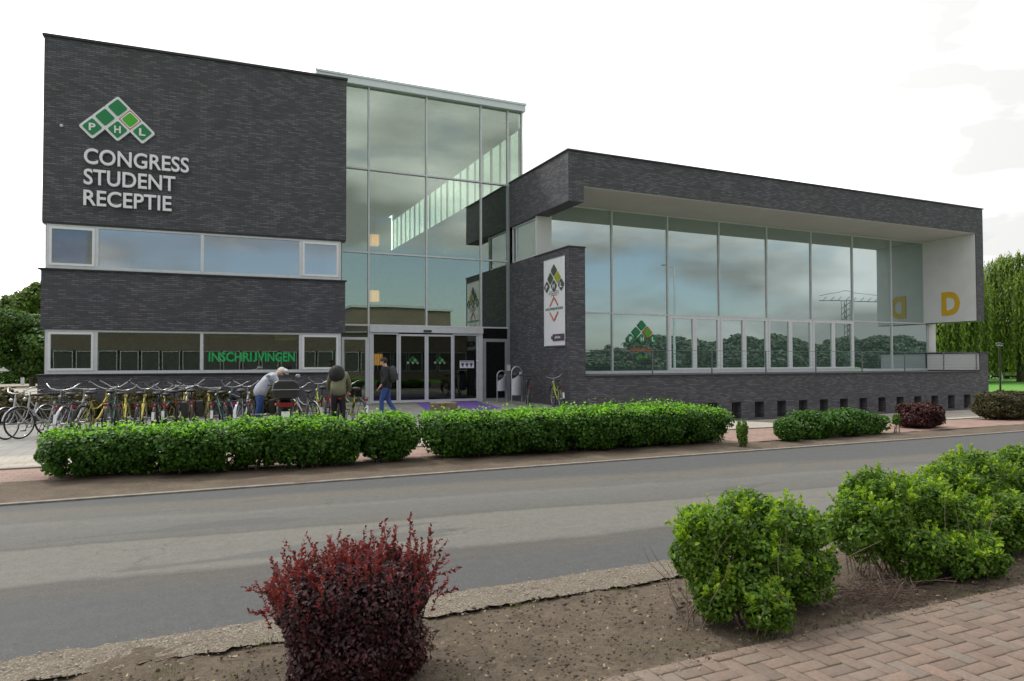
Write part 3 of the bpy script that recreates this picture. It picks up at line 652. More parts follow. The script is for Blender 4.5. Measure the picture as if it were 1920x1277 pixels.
for s_, wd, z in (('CONGRESS', 3.07, .24), ('STUDENT', 2.66, -.43), ('RECEPTIE', 2.55, -1.11)):
    text(s_, 'word', wd, .51, LETTER, sg, (0, 0, z), 0, .09, .014, world=False)
sg = empty('window_lettering', LP(.45, .06, 1.65), -TH, 'bright green INSCHRIJVINGEN lettering across a lower window', 'lettering')
for s_, wd, x_ in (('INSCHRI', 1.38, 0), ('J', .13, 1.42), ('VINGEN', 1.24, 1.58)): text(s_, 'word', wd, .33, GREENT, sg, (x_, 0, 0), 0, .01, .024, world=False)
phl('window_logo', (17.28, yG-.012, 2.58), 0, .80, 'dark green PHL diamond logo decal on a glass pane of the wing', 'logo decal', GREEN, LGREEN, ORANGE, backing=False, lettermat=WHITEP)
wl_ = bpy.data.objects['window_logo']
text('HOGESCHOOL', 'caption', 1.15, .15, ORANGE, wl_, (-.58, -.002, -.52), 0, .004, .02, world=False)
text('phl.be', 'caption', .55, .16, LGREEN, wl_, (-.28, -.002, -.86), 0, .004, .02, world=False)
# banner on the side wall
bn = empty('banner', (12.195, 22.75, 2.22), -math.pi/2, 'tall white banner with diamond logo and orange arrows on the brick side wall', 'banner')
cv = MB(); nseg = 24
pts = [(-.82+1.64*i/nseg) for i in range(nseg+1)]
for i in range(nseg):
    a, b = pts[i], pts[i+1]; wa, wb = [.006*math.sin(q*3.1+.5)-.03 for q in (a, b)]
    cv.add([(a, wa, 0), (b, wb, 0), (b, wb, 3.24), (a, wa, 3.24), (a, wa+.012, 0), (b, wb+.012, 0), (b, wb+.012, 3.24), (a, wa+.012, 3.24)], [(0, 1, 2, 3), (7, 6, 5, 4), (3, 2, 6, 7), (0, 4, 5, 1)])
cv.build('cloth', WHITEP, bn, world=False)
MB().tube([(-.84, -.02, 3.26), (.84, -.02, 3.26)], .015).tube([(-.84, -.02, -.02), (.84, -.02, -.02)], .015).build('rod', STEEL, bn, world=False)
GREYG = mat('banner_dark', (.07, .09, .06), .6); OLIVE = mat('banner_olive', (.32, .36, .03), .6)
d = MB(); 
for x, z in ((0, 2.80), (-.28, 2.52), (-.56, 2.22), (0, 2.22), (.56, 2.22)): diamond(d, x, z, .34, .05, -.05, -.042)
d.build('logo_tile', GREYG, bn, world=False)
d = MB(); diamond(d, .28, 2.52, .34, .04, -.05, -.042); d.build('logo_tile', OLIVE, bn, world=False)
for ch, x in zip('PHL', (-.56, 0, .56)): text(ch, 'letter', .15, .18, WHITEP, bn, (x-.075, -.051, 2.12), 0, .005, .03, world=False)
d = MB()
for sgn, z in ((1, 1.62), (-1, 1.10)):
    for q in (-1, 1):
        d.prism([(q*.30, z-sgn*.16), (q*.30+.04*q, z-sgn*.12), (0, z+sgn*.22), (0, z+sgn*.14)][::1 if q*sgn > 0 else -1], -.050, -.043)
d.build('arrow', ORANGE, bn, world=False)
text('INSCHRIJVINGEN', 'caption', 1.36, .12, mat('banner_teal', (.10, .22, .18), .6), bn, (-.68, -.043, 1.30), 0, .004, .02, world=False)
text('PROVINCIALE', 'caption', .7, .045, GREYG, bn, (-.35, -.043, 2.00), 0, .003, .0, world=False)
text('HOGESCHOOL', 'caption', .8, .05, GREYG, bn, (-.40, -.043, 1.92), 0, .003, .0, world=False)
text('LIMBURG', 'caption', .5, .045, GREYG, bn, (-.25, -.043, 1.85), 0, .003, .0, world=False)
PURP = mat('banner_purple', (.09, .06, .10), .6)
MB().box(-.1, .78, -.052, -.043, .17, .42).box(-.22, -.102, -.051, -.044, .24, .35).build('label_patch', PURP, bn, world=False)
text('phl.be', 'caption', .42, .12, WHITEP, bn, (.08, -.053, .23), 0, .004, .02, world=False)
dD = empty('letter_sign', (35.42, 22.98, 3.97), -math.pi/2, 'large yellow letter D on the white end panel of the wing', 'letter sign')
text('D', 'letter', .95, 1.22, YELLOW, dD, (-.49, 0, 0), 0, .02, .045, world=False)
for k, (x, lab) in enumerate(((7.93, 'small PHL logo sticker on the second sliding door leaf'), (9.06, 'small PHL logo sticker on the third sliding door leaf'))):
    st_ = phl('door_sticker', (x, yT-.055, 1.60), 0, .27, lab, 'sticker', mat('sticker_green', (.02, .10, .03), .5), LGREEN, GREEN, backing=False)
    st_['group'] = 'logo stickers on the sliding doors'
nt = empty('door_notice', (10.25, yT-.012, 1.38), 0, 'white pictogram notice on the rightmost sliding door leaf', 'notice')
MB().box(-.31, .31, -.006, 0, 0, .30).build('sheet', WHITEP, nt, world=False)
pm = MB()
for x in (-.19, .0, .19): pm.box(x-.065, x+.065, -.009, -.0062, .12, .2); pm.box(x-.03, x+.03, -.009, -.0062, .05, .118)
pm.box(-.28, .28, -.009, -.0062, .235, .27); pm.build('pictogram', mat('pictogram_blue', (.05, .04, .16), .5), nt, world=False)
tag(MB().ball((10.70, yT-.06, 1.66), .05, 10, 6).build('door_button', WHITEP), 'small white round disc on the right door jamb', 'button')

# ------------------------------------------------------------ foliage tools
def leaves(name, C, Nn, size, m, parent=None, world=True, aspect=1.0, leaf=False, seed=1, spread=.6, axis=None):
    rg = np.random.default_rng(seed); n = len(C)
    Nn = Nn+rg.normal(0, spread, Nn.shape); Nn /= np.linalg.norm(Nn, axis=1)[:, None]+1e-9
    a = rg.normal(0, 1, Nn.shape) if axis is None else axis+rg.normal(0, .12, Nn.shape)
    a -= (a*Nn).sum(1)[:, None]*Nn; a /= np.linalg.norm(a, axis=1)[:, None]+1e-9
    b = np.cross(Nn, a); s = np.broadcast_to(size, (n,))*rg.uniform(.65, 1.35, n)
    L = (s*aspect)[:, None]; Wd = s[:, None]
    if leaf:   # folded pointed leaf: two quads
        P = [C-a*L*.5, C+b*Wd*.36-a*L*.1+Nn*Wd*.10, C+b*Wd*.25+a*L*.28+Nn*Wd*.08, C+a*L*.55, C-b*Wd*.25+a*L*.28+Nn*Wd*.08, C-b*Wd*.36-a*L*.1+Nn*Wd*.10]
        V = np.stack(P, 1).reshape(-1, 3); o = (np.arange(n)*6)[:, None]
        F = np.concatenate([o+np.array([[0, 1, 2, 3]]), o+np.array([[0, 3, 4, 5]])])
    else:
        P = [C-a*L*.5, C+b*Wd*.5, C+a*L*.5, C-b*Wd*.5]
        V = np.stack(P, 1).reshape(-1, 3); F = (np.arange(n)*4)[:, None]+np.array([[0, 1, 2, 3]])
    return npmesh(name, V, F, m, parent, world)
def blob_points(blobs, n, p=2.0, seed=0, shell=.13, inner=.25, zmin=.02, lump=.10, lf=5.0):
    """points on the union of (super)ellipsoids blobs=(cx,cy,cz,a,b,c)"""
    rg = np.random.default_rng(seed); B_ = np.array(blobs, float)
    ar = (B_[:, 3]*B_[:, 4]+B_[:, 4]*B_[:, 5]+B_[:, 3]*B_[:, 5]); pick = rg.choice(len(B_), int(n*2.2), p=ar/ar.sum())
    d = rg.normal(0, 1, (len(pick), 3)); d /= np.linalg.norm(d, axis=1)[:, None]
    ax = B_[pick, 3:6]; q = np.abs(d/ax)**p; r = q.sum(1)**(-1/p)
    rr = r[:, None]*d
    wob = np.sin(rr[:, 0]*lf*2.1+pick)*np.sin(rr[:, 1]*lf*1.7+pick*2)+np.sin(rr[:, 2]*lf*2.6+rr[:, 0]*lf+pick*3)
    isin = rg.random(len(pick)) < inner
    k = np.where(isin, rg.uniform(.35, .92, len(pick)), 1-np.abs(rg.normal(0, shell, len(pick)))+lump*wob*.6)
    P = B_[pick, :3]+rr*k[:, None]
    keep = P[:, 2] > zmin
    for i, b in enumerate(B_):   # drop outer points buried in another blob
        u = (np.abs((P-b[:3])/b[3:6])**p).sum(1)
        keep &= ~((u < .55) & (pick != i) & (rg.random(len(P)) < .85))
    P = P[keep][:n]; ax = ax[keep][:n]; c = B_[pick][keep][:n, :3]
    N_ = (P-c)/ax**2; N_ /= np.linalg.norm(N_, axis=1)[:, None]+1e-9
    N_ += np.array([0, 0, .35]); return P, N_
def stems(name, base, tips, r0, m, parent, world=True, seed=0, r1=None):
    mb = MB(); rg = random.Random(seed)
    for (bx, by, bz), (tx, ty, tz) in zip(base, tips):
        pts = []
        for i in range(5):
            t = i/4; j = .05*math.sin(t*3.1)*rg.uniform(-1, 1)
            pts.append((bx+(tx-bx)*t+j, by+(ty-by)*t+j*rg.uniform(-1, 1), bz+(tz-bz)*t**.85))
        mb.tube(pts, [r0*(1-.75*i/4) for i in range(5)], 5)
    return mb.build(name, m, parent, world=world)
BARK = mat('bark', (.10, .075, .05), .9, 0, .35, 14, bump=.6)
TWIG = mat('twig', (.13, .085, .055), .85, 0, .3, 20)
DEADT = mat('dead_twig', (.20, .15, .11), .85, 0, .4, 20)
HEDGE = leaf_mat('hedge_leaves', (.019, .060, .009), (.045, .130, .014), (.095, .22, .024), .30, 1.1)  # body leaves darkened: the hedge's side shade is held in their colour
TIPS = leaf_mat('toplit_young_hedge_leaves', (.11, .30, .015), (.19, .43, .022), (.30, .54, .04), .42, 1.1)  # young growth, brightened further to paint in light on the hedge tops
PTIPS = leaf_mat('young_shrub_leaves', (.11, .22, .015), (.20, .33, .025), (.31, .43, .045), .42, 3)
PRIV = leaf_mat('shrub_leaves', (.036, .082, .011), (.085, .175, .018), (.17, .29, .032), .38, 3.2)
BARB = leaf_mat('barberry_leaves', (.020, .012, .015), (.055, .020, .027), (.10, .024, .034), .24, 3.0)
BARBR = leaf_mat('barberry_tips', (.075, .014, .022), (.16, .020, .032), (.26, .035, .045), .35, 3.0)
TREED = leaf_mat('dark_tree_leaves', (.018, .055, .010), (.045, .105, .016), (.09, .18, .03), .28, .5)
TREEL = leaf_mat('light_tree_leaves', (.05, .095, .02), (.10, .17, .035), (.17, .25, .06), .32, .5)
WILL = leaf_mat('willow_leaves', (.045, .085, .012), (.11, .18, .02), (.21, .29, .04), .38, .25)
OLIV = leaf_mat('olive_shrub_leaves', (.035, .045, .015), (.08, .08, .025), (.14, .085, .035), .3, 1.5)

def clumps(blobs, k, r0, r1, seed, up=.0):
    rg = np.random.default_rng(seed); out = []
    for b in blobs:
        for _ in range(k):
            d = rg.normal(0, 1, 3); d[2] = d[2]*.8+up; d /= np.linalg.norm(d); q = rg.uniform(.74, 1.0); r = rg.uniform(r0, r1)
            c = (b[0]+d[0]*b[3]*q, b[1]+d[1]*b[4]*q, b[2]+d[2]*b[5]*q)
            if c[2] > r*.6: out.append((*c, r, r, r*rg.uniform(.7, 1.1)))
    return out
def hedge(label, x0, x1, yc, hw, h, n, seed, yf=None, hf=None, mt=HEDGE, group='clipped green hedges along the far roadside', leafs=.041):
    rg = random.Random(seed); o = empty('hedge', ((x0+x1)/2, yc, 0), 0, label, 'hedge', group)
    bl = []; ra = min(.56, (x1-x0)*.46); nb = max(1, int(round((x1-x0-2*ra)/.42))+1)
    for i in range(nb):
        x = (x0+x1)/2 if nb == 1 else x0+ra+(x1-x0-2*ra)*i/(nb-1)
        hh = (hf(x) if hf else h)*rg.uniform(.90, 1.06); y = (yf(x) if yf else yc)+rg.uniform(-.07, .07); w_ = hw*rg.uniform(.86, 1.04)
        bl.append((x, y, hh*.5+.02, ra*rg.uniform(.90, 1.04), w_*.95, hh*.47))
    P, N_ = blob_points(bl, int(n*.65), p=4.5, seed=seed, shell=.14, inner=.30, zmin=.04, lump=.09, lf=5)
    P2, N2 = blob_points(clumps(bl, 46, .04, .095, seed), int(n*.75), p=2, seed=seed+1, shell=.2, inner=.15, zmin=.05, lump=.1)
    P = np.concatenate([P, P2]); N_ = np.concatenate([N_, N2])
    rr_ = np.random.default_rng(seed+77)
    t_ = np.clip(1-P[:, 2]/.40, 0, 1)[:, None]; P[:, 1:2] = (yc if yf is None else yf(P[:, 0:1]))+(P[:, 1:2]-(yc if yf is None else yf(P[:, 0:1])))*(1-.30*t_)
    xm = (x0+x1)/2; e_ = np.clip((np.abs(P[:, 0:1]-xm)-((x1-x0)/2-.5))/.5, 0, 1); P[:, 0:1] -= np.sign(P[:, 0:1]-xm)*.10*t_*e_
    gap = (P[:, 2] < .30) & (np.sin(P[:, 0]*5.1+seed*1.7)+.6*np.sin(P[:, 0]*13+seed) > .75) & (rr_.random(len(P)) < .8); P, N_ = P[~gap], N_[~gap]
    # young shoots roughen the top
    rr = np.random.default_rng(seed+9); k = int(n*.08); idx = rr.choice(len(P), k); S_ = P[idx]+np.abs(rr.normal(0, .055, (k, 1)))*np.array([0, 0, 1]); S_ = S_[S_[:, 2] > h*.55]
    P = np.concatenate([P, S_]); N_ = np.concatenate([N_, np.tile([0, 0, 1.], (len(S_), 1))])
    hz_ = np.array([hf(x) if hf else h for x in P[:, 0]]); pt = np.clip((P[:, 2]/hz_-.76)/.16, 0, 1)*.95*(.68+.32*np.sin(P[:, 0]*7+seed)*np.sin(P[:, 1]*9)); tp_ = np.random.default_rng(seed+3).random(len(P)) < pt  # bright leaves picked by height: top light put into colour, with new growth
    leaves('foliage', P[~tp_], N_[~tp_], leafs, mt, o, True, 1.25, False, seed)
    leaves('bright_young_tips', P[tp_], N_[tp_], leafs*.85, TIPS, o, True, 1.35, False, seed+1)
    bs = [(b[0]+rg.uniform(-.2, .2), b[1]+rg.uniform(-.2, .2), -.02) for b in bl for _ in range(9)]
    tp = [(q[0]+rg.uniform(-.3, .3), q[1]+rg.uniform(-.2, .2), h*.75) for q in bs]
    stems('branches', bs, tp, .011, TWIG, o, True, seed)
    return o
hh = lambda x: .66 if x < 0 else .70
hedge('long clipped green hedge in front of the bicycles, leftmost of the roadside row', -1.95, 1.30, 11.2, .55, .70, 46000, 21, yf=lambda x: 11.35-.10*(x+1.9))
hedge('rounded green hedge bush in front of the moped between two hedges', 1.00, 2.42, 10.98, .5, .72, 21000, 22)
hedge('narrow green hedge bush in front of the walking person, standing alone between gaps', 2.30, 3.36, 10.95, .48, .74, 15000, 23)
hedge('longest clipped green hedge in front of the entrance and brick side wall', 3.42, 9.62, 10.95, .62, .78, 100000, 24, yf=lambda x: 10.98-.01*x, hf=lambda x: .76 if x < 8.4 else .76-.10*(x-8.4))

def bush(name, label, cat, blobs, n, size, m, group=None, seed=1, p=2.2, leaf=True, stemn=14, inner=.25, asp=1.3, sh=.13, extra=None, lump=.12, lf=6.0, stem_m=None, clump=None):
    bl = np.array(blobs, float); cx, cy = bl[:, 0].mean(), bl[:, 1].mean(); z0 = gzs(cx, cy)
    o = empty(name, (cx, cy, z0), 0, label, cat, group)
    blz = [(b[0], b[1], b[2]+z0, b[3], b[4], b[5]) for b in blobs]
    if clump:
        P, N_ = blob_points(blz, int(n*.36), p=p, seed=seed, shell=sh, inner=.35, zmin=z0+.015, lump=lump, lf=lf)
        cl_ = clumps([(b[0], b[1], b[2]-z0, b[3], b[4], b[5]) for b in blz], clump[0], clump[1], clump[2], seed, .15)
        P2, N2 = blob_points([(c[0], c[1], c[2]+z0, c[3], c[4], c[5]) for c in cl_], int(n*.6), p=2, seed=seed+1, shell=.2, inner=.15, zmin=z0+.02, lump=.1)
        P = np.concatenate([P, P2]); N_ = np.concatenate([N_, N2])
    else: P, N_ = blob_points(blz, n, p=p, seed=seed, shell=sh, inner=inner, zmin=z0+.015, lump=lump, lf=lf)
    leaves('foliage', P, N_, size, m, o, True, asp, leaf, seed)
    rg = random.Random(seed); bs = []; tp = []
    for b in blz:
        for _ in range(max(2, stemn//len(blz))):
            a = rg.uniform(0, 6.28); bs.append((b[0]*.5+cx*.5+.06*math.cos(a), b[1]*.5+cy*.5+.06*math.sin(a), z0-.03))
            q = rg.uniform(.3, .85); tp.append((b[0]+b[3]*q*math.cos(a), b[1]+b[4]*q*math.sin(a), b[2]+b[5]*rg.uniform(.0, .6)))
    stems('branches', bs, tp, .009, stem_m or TWIG, o, True, seed)
    return o
# right-hand far verge shrubs
bush('young_shrub', 'slim upright young shrub standing alone right of the long hedge', 'shrub', [(9.28, 9.98, .28, .10, .10, .26), (9.32, 10.0, .12, .08, .08, .1)], 900, .04, PRIV, seed=31, stemn=8)
bush('green_shrub', 'small yellow-green shrub left of the wide clipped shrub on the verge', 'shrub', [(10.75, 10.3, .24, .26, .3, .22), (10.9, 10.35, .2, .2, .25, .2)], 4200, .045, HEDGE, 'green shrubs on the right verge', 32)
bush('green_shrub', 'wide clipped green shrub with gentle dip in its top on the right verge', 'shrub', [(11.75, 10.55, .28, .62, .45, .27), (12.7, 10.6, .28, .62, .45, .27), (13.4, 10.6, .22, .45, .4, .22)], 19000, .05, HEDGE, 'green shrubs on the right verge', 33, p=3, clump=(22, .07, .12))
bush('young_shrub', 'spindly leafy twig plant left of the dark red barberry on the verge', 'shrub', [(13.95, 10.3, .3, .07, .07, .13)], 240, .045, PRIV, seed=34, stemn=5)
bush('barberry_shrub', 'round dark red clipped barberry on the right verge beside the path', 'shrub', [(15.7, 11.0, .30, .52, .45, .29), (16.0, 11.1, .28, .4, .4, .27)], 11000, .045, leaf_mat('verge_barberry', (.018, .010, .012), (.05, .016, .018), (.12, .024, .024), .25, 2), seed=35, p=2.8)
bush('barberry_shrub', 'large mixed green and dark red barberry cut by the right picture edge', 'shrub', [(20.1, 11.7, .38, .75, .6, .38), (20.9, 11.6, .36, .7, .6, .36)], 15000, .05, leaf_mat('mixed_barberry', (.02, .02, .012), (.06, .045, .02), (.10, .12, .03), .3, 1.2), seed=36, p=2.6)
# low planting in front of the office block
for k, (x, y, w_, h_, lab) in enumerate(((-6.2, 22.6, .9, .42, 'low olive-brown shrub at the left picture edge beyond the bicycles'), (-4.9, 22.9, .9, .48, 'low olive-brown shrub left of the brick base corner'), (-3.4, 23.2, .9, .40, 'low olive shrub against the left end of the brick base'), (-1.5, 23.6, 1.0, .40, 'low yellowish shrub against the base behind the yellow bicycles'), (.4, 23.6, 1.0, .42, 'low brown-green shrub against the base under the second lower window'), (2.1, 23.5, .9, .42, 'low reddish shrub against the base behind the bending man'))):
    bush('low_shrub', lab, 'shrub', [(x, y, h_*.9, w_, .7, h_*.95), (x+.5*w_, y+.2, h_*.7, w_*.6, .6, h_*.8)], 5200, .075, OLIV, 'low olive shrubs along the brick base', 40+k, leaf=False)
sheet('shrub_bed', np.linspace(-7.5, 3.6, 45), 21.9, 25.5, 8, .012, G['soil'], rough=.01, seed=2)

# ---- foreground shrubs
def sprigs(o, starts, dirs, lens, m, m2, seed, size=.015, name='shoots', step=.013):
    rg = np.random.default_rng(seed); Cs = []; Ns = []; Ax = []; mb = MB()
    for s, d, L in zip(starts, dirs, lens):
        d = np.array(d)/np.linalg.norm(d); cur = np.array(s, float); pts = [tuple(cur)]; k = int(L/step)
        for i in range(k):
            d = d+rg.normal(0, .05, 3)+np.array([0, 0, .01]); d /= np.linalg.norm(d); cur = cur+d*step
            if i % 3 == 2 or i == k-1: pts.append(tuple(cur))
            for _ in range(2):
                a = rg.normal(0, 1, 3); a -= a.dot(d)*d; a /= np.linalg.norm(a)+1e-9; a = a*.8+d*.6; a /= np.linalg.norm(a)
                Cs.append(cur+a*size*.5); Ax.append(a); nn = np.cross(a, rg.normal(0, 1, 3)); Ns.append(nn/np.linalg.norm(nn))
        if len(pts) > 1: mb.tube(pts, [.0016*(1-.6*i/len(pts)) for i in range(len(pts))], 4, False)
    mb.build('twigs', m2, o)['kind'] = 'stuff'
    leaves(name, np.array(Cs), np.array(Ns), size, m, o, True, 1.5, True, seed, .15, np.array(Ax))
bar = bush('barberry_shrub', 'dark red barberry with bright red upright shoots in the foreground bed', 'shrub',
     [(.74, 3.55, .37, .30, .30, .19), (.56, 3.53, .35, .19, .23, .17), (.92, 3.57, .38, .20, .24, .18), (.74, 3.50, .18, .32, .26, .20), (.90, 3.45, .12, .20, .18, .13), (.62, 3.45, .12, .2, .16, .13)], 36000, .018, BARB, None, 51, p=3.0, inner=.25, asp=1.35, sh=.09, lump=.14, lf=9, stemn=36, clump=(34, .03, .07))
rg = np.random.default_rng(5); st, di, le = [], [], []
for i in range(420):
    x = .34+rg.random()*.84; y = 3.28+rg.random()*.55
    rad = math.hypot((x-.75)/.44, (y-3.55)/.32)
    if rad > 1: continue
    z = .33+.24*math.sqrt(max(0, 1-rad**3))+rg.uniform(-.10, .01)
    st.append((x, y, z)); di.append(((x-.75)*.9+rg.normal(0, .15), (y-3.55)*.5+rg.normal(0, .15), 1.0)); le.append(rg.uniform(.04, .11)+(.08 if rg.random() < .10 else 0))
for (x, y, z, dx, dz, L) in ((1.10, 3.72, .55, -.1, 1, .17), (1.02, 3.72, .55, -.05, 1, .15), (1.18, 3.74, .50, .35, 1, .18), (1.16, 3.7, .48, .7, .6, .16), (1.22, 3.7, .40, 1, .35, .13), (1.22, 3.7, .30, 1, .25, .10), (.40, 3.7, .42, -1, .5, .14), (.44, 3.7, .45, -.2, 1, .14), (.38, 3.68, .34, -1, .25, .09), (.55, 3.7, .5, -.1, 1, .12), (.95, 3.75, .56, .05, 1, .14)):
    for q in range(2): st.append((x-.055+rg.normal(0, .012), y-.17+rg.normal(0, .02), z+.03)); di.append((dx, rg.normal(0, .2), dz)); le.append(L*rg.uniform(.75, 1.1))
sprigs(bar, st, di, le, BARBR, TWIG, 52, .015)
# privet-like bushes: blobs of leafy clusters
def shaggy(label, blobs, n, seed, extra):
    o = bush('green_shrub', label, 'shrub', blobs, int(n*1.35), .0225, PRIV, 'green shrubs in the foreground bed', seed, p=2.1, inner=.22, asp=1.25, sh=.16, lump=.22, lf=9, stemn=40, clump=(22, .05, .095))
    rg = np.random.default_rng(seed); st, di, le = [], [], []
    B_ = np.array(blobs)
    for i in range(extra):
        b = B_[rg.integers(len(B_))]; d = rg.normal(0, 1, 3); d[2] = abs(d[2])*.9+.1; d /= np.linalg.norm(d)
        s = b[:3]+d*b[3:6]*.8; 
        if s[2] < .06: continue
        st.append(tuple(s)); di.append((d[0]*.7, d[1]*.7, .6+d[2]*.5)); le.append(rg.uniform(.04, .14))
    bs = [(B_[k, 0]+rg.normal(0, .08), B_[k, 1]+rg.normal(0, .06), .0) for k in rg.integers(0, len(B_), 46)]
    tp = [(q[0]+rg.normal(0, .16), q[1]+rg.normal(0, .13), rg.uniform(.25, .62)) for q in bs]
    stems('dead_twigs', bs, tp, .0045, DEADT, o, True, seed+4)['kind'] = 'stuff'
    sprigs(o, st, di, le, PTIPS, TWIG, seed+1, .020, 'bright_young_tips', .013)
    return o
shaggy('loose bright green shrub with orange-brown leaf in the foreground bed, leftmost green one', [(2.88, 3.38, .50, .17, .2, .15), (3.22, 3.42, .52, .19, .22, .16), (3.58, 3.45, .44, .22, .24, .18), (3.12, 3.22, .28, .26, .14, .17), (3.5, 3.3, .22, .26, .18, .18), (2.99, 3.03, .12, .10, .08, .12), (2.74, 3.35, .42, .08, .1, .13), (2.8, 3.25, .19, .11, .11, .12)], 22000, 61, 300)
shaggy('dense green shrub with dark hollow, middle of the three foreground green shrubs', [(4.42, 3.55, .36, .22, .24, .22), (4.72, 3.62, .50, .24, .26, .20), (5.12, 3.62, .46, .26, .28, .20), (5.42, 3.5, .30, .22, .24, .20), (4.72, 3.32, .20, .26, .18, .17), (5.12, 3.22, .13, .28, .18, .14)], 34000, 62, 330)
shaggy('tall dense green shrub cut off by the right picture edge in the foreground', [(5.85, 3.85, .42, .26, .30, .24), (6.28, 3.92, .50, .32, .32, .24), (6.82, 3.95, .48, .38, .38, .26), (7.4, 4.0, .4, .4, .4, .3), (6.05, 3.52, .24, .34, .24, .2), (6.65, 3.5, .22, .4, .28, .2)], 42000, 63, 330)
bl_ = np.array([(3.02, 2.96, .24), (3.04, 2.95, .215), (3.0, 2.96, .20), (3.03, 2.96, .19), (3.02, 2.95, .17)]); 
tag(leaves('withered_leaf', bl_, np.tile([0, -1., .3], (5, 1)), .055, leaf_mat('withered', (.30, .12, .04), (.42, .17, .05), (.5, .25, .06), .4, 2), None, True, 1.6, True, 3, .3), 'orange-brown withered leaves on the leftmost green foreground shrub', 'dead leaves')
# dry twigs heap and litter
mb = MB(); rg = random.Random(8)
for i in range(330):
    x = rg.gauss(4.0, .22); y = rg.uniform(2.98, 3.4); a = rg.uniform(-1.2, 1.4); L = rg.uniform(.05, .26); z = abs(rg.gauss(0, .05))+.004
    mb.tube([(x, y, z), (x+L*.5*math.cos(a), y+L*.5*math.sin(a), z+rg.uniform(0, .03)), (x+L*math.cos(a), y+L*math.sin(a), z+rg.uniform(-.01, .05))], rg.uniform(.001, .0026), 4)
tag(mb.build('dry_twigs', mat('dry_twig', (.095, .062, .048), .9, 0, .5, 10)), 'heap of dry brown twigs between foreground green shrubs', 'twigs', kind='stuff')
for nm, lab, m_, n_, lo, hi, xr, yr in (('soil_clods', 'brown crumbs of soil scattered on the foreground bed', G['soil'], 5200, .003, .015, (-2, 8), (2.86, 4.12)), ('pebbles', 'pale pebbles scattered along the gravel road edge', mat('pebble', (.36, .32, .27), .8, 0, .3, 60), 1500, .003, .009, (-2, 8), (4.0, 4.55)), ('leaf_litter', 'small pale dead leaves littering the foreground bed', mat('dead_leaf', (.26, .20, .12), .8, 0, .4, 30), 700, .007, .016, (-2, 8), (2.9, 4.1))):
    rg = np.random.default_rng(len(nm)); V = []; F = []
    base = np.array([(1, 0, 0), (0, 1, 0), (-1, 0, 0), (0, -1, 0), (0, 0, 1), (0, 0, -1)], float); fc = [(0, 1, 4), (1, 2, 4), (2, 3, 4), (3, 0, 4), (1, 0, 5), (2, 1, 5), (3, 2, 5), (0, 3, 5)]
    if nm == 'leaf_litter':
        C = np.stack([rg.uniform(*xr, n_), rg.uniform(*yr, n_), rg.uniform(.008, .03, n_)], 1)
        tag(leaves(nm, C, np.tile([0, 0, 1.], (n_, 1)), .017, m_, None, True, 1.4, True, 4, .35), lab, 'litter', kind='stuff'); continue
    for i in range(n_):
        s = rg.uniform(lo, hi)*(1 if rg.random() < .93 else 1.7); c = np.array([rg.uniform(*xr), rg.normal(4.28, .13) if nm == 'pebbles' else rg.uniform(*yr), s*.35+.006]); o = len(V)
        q = base*rg.uniform(.6, 1.2, (6, 1))*np.array([s, s*rg.uniform(.6, 1), s*.6]); an = rg.uniform(0, 6.28); ca, sa = math.cos(an), math.sin(an)
        q = np.stack([q[:, 0]*ca-q[:, 1]*sa, q[:, 0]*sa+q[:, 1]*ca, q[:, 2]], 1)+c
        V.extend(q); F.extend([(a+o, b+o, c_+o) for a, b, c_ in fc])
    tag(npmesh(nm, V, F, m_, k=3), lab, 'ground litter', kind='stuff')
rg = np.random.default_rng(91); n_ = 900
C = np.stack([rg.uniform(.8, 9, n_), 2.93-np.abs(rg.normal(0, .07, n_)), np.full(n_, .019)], 1)
tag(leaves('path_litter', C, np.tile([0, 0, 1.], (n_, 1)), .009, bpy.data.materials['dead_leaf'], None, True, 1.3, True, 14, .3), 'crumbs and tiny dead leaves along the edge of the brick pavement', 'litter', kind='stuff')
# grass tufts and weeds in the bed
rg = np.random.default_rng(77); cc_ = np.array([(.55, 4.05), (.35, 4.1), (2.6, 3.95), (1.9, 4.0), (-.1, 3.9), (.2, 3.75), (2.2, 3.1), (4.3, 3.05), (4.6, 3.0), (1.2, 3.2), (2.9, 2.98), (3.5, 2.96), (5.5, 3.0)])
idx = rg.integers(len(cc_), size=520); C = np.concatenate([cc_[idx]+rg.normal(0, .045, (520, 2)), np.full((520, 1), .02)], 1)
tag(leaves('grass_tufts', C, rg.normal(0, 1, (520, 3))*np.array([1, 1, .2]), .004, leaf_mat('weed', (.05, .09, .02), (.09, .13, .03), (.16, .17, .06), .3), None, True, 6, False, 5, .1, np.tile([0, 0, 1.], (520, 1))), 'small grassy weeds sprouting in the foreground bed', 'grass', kind='stuff')

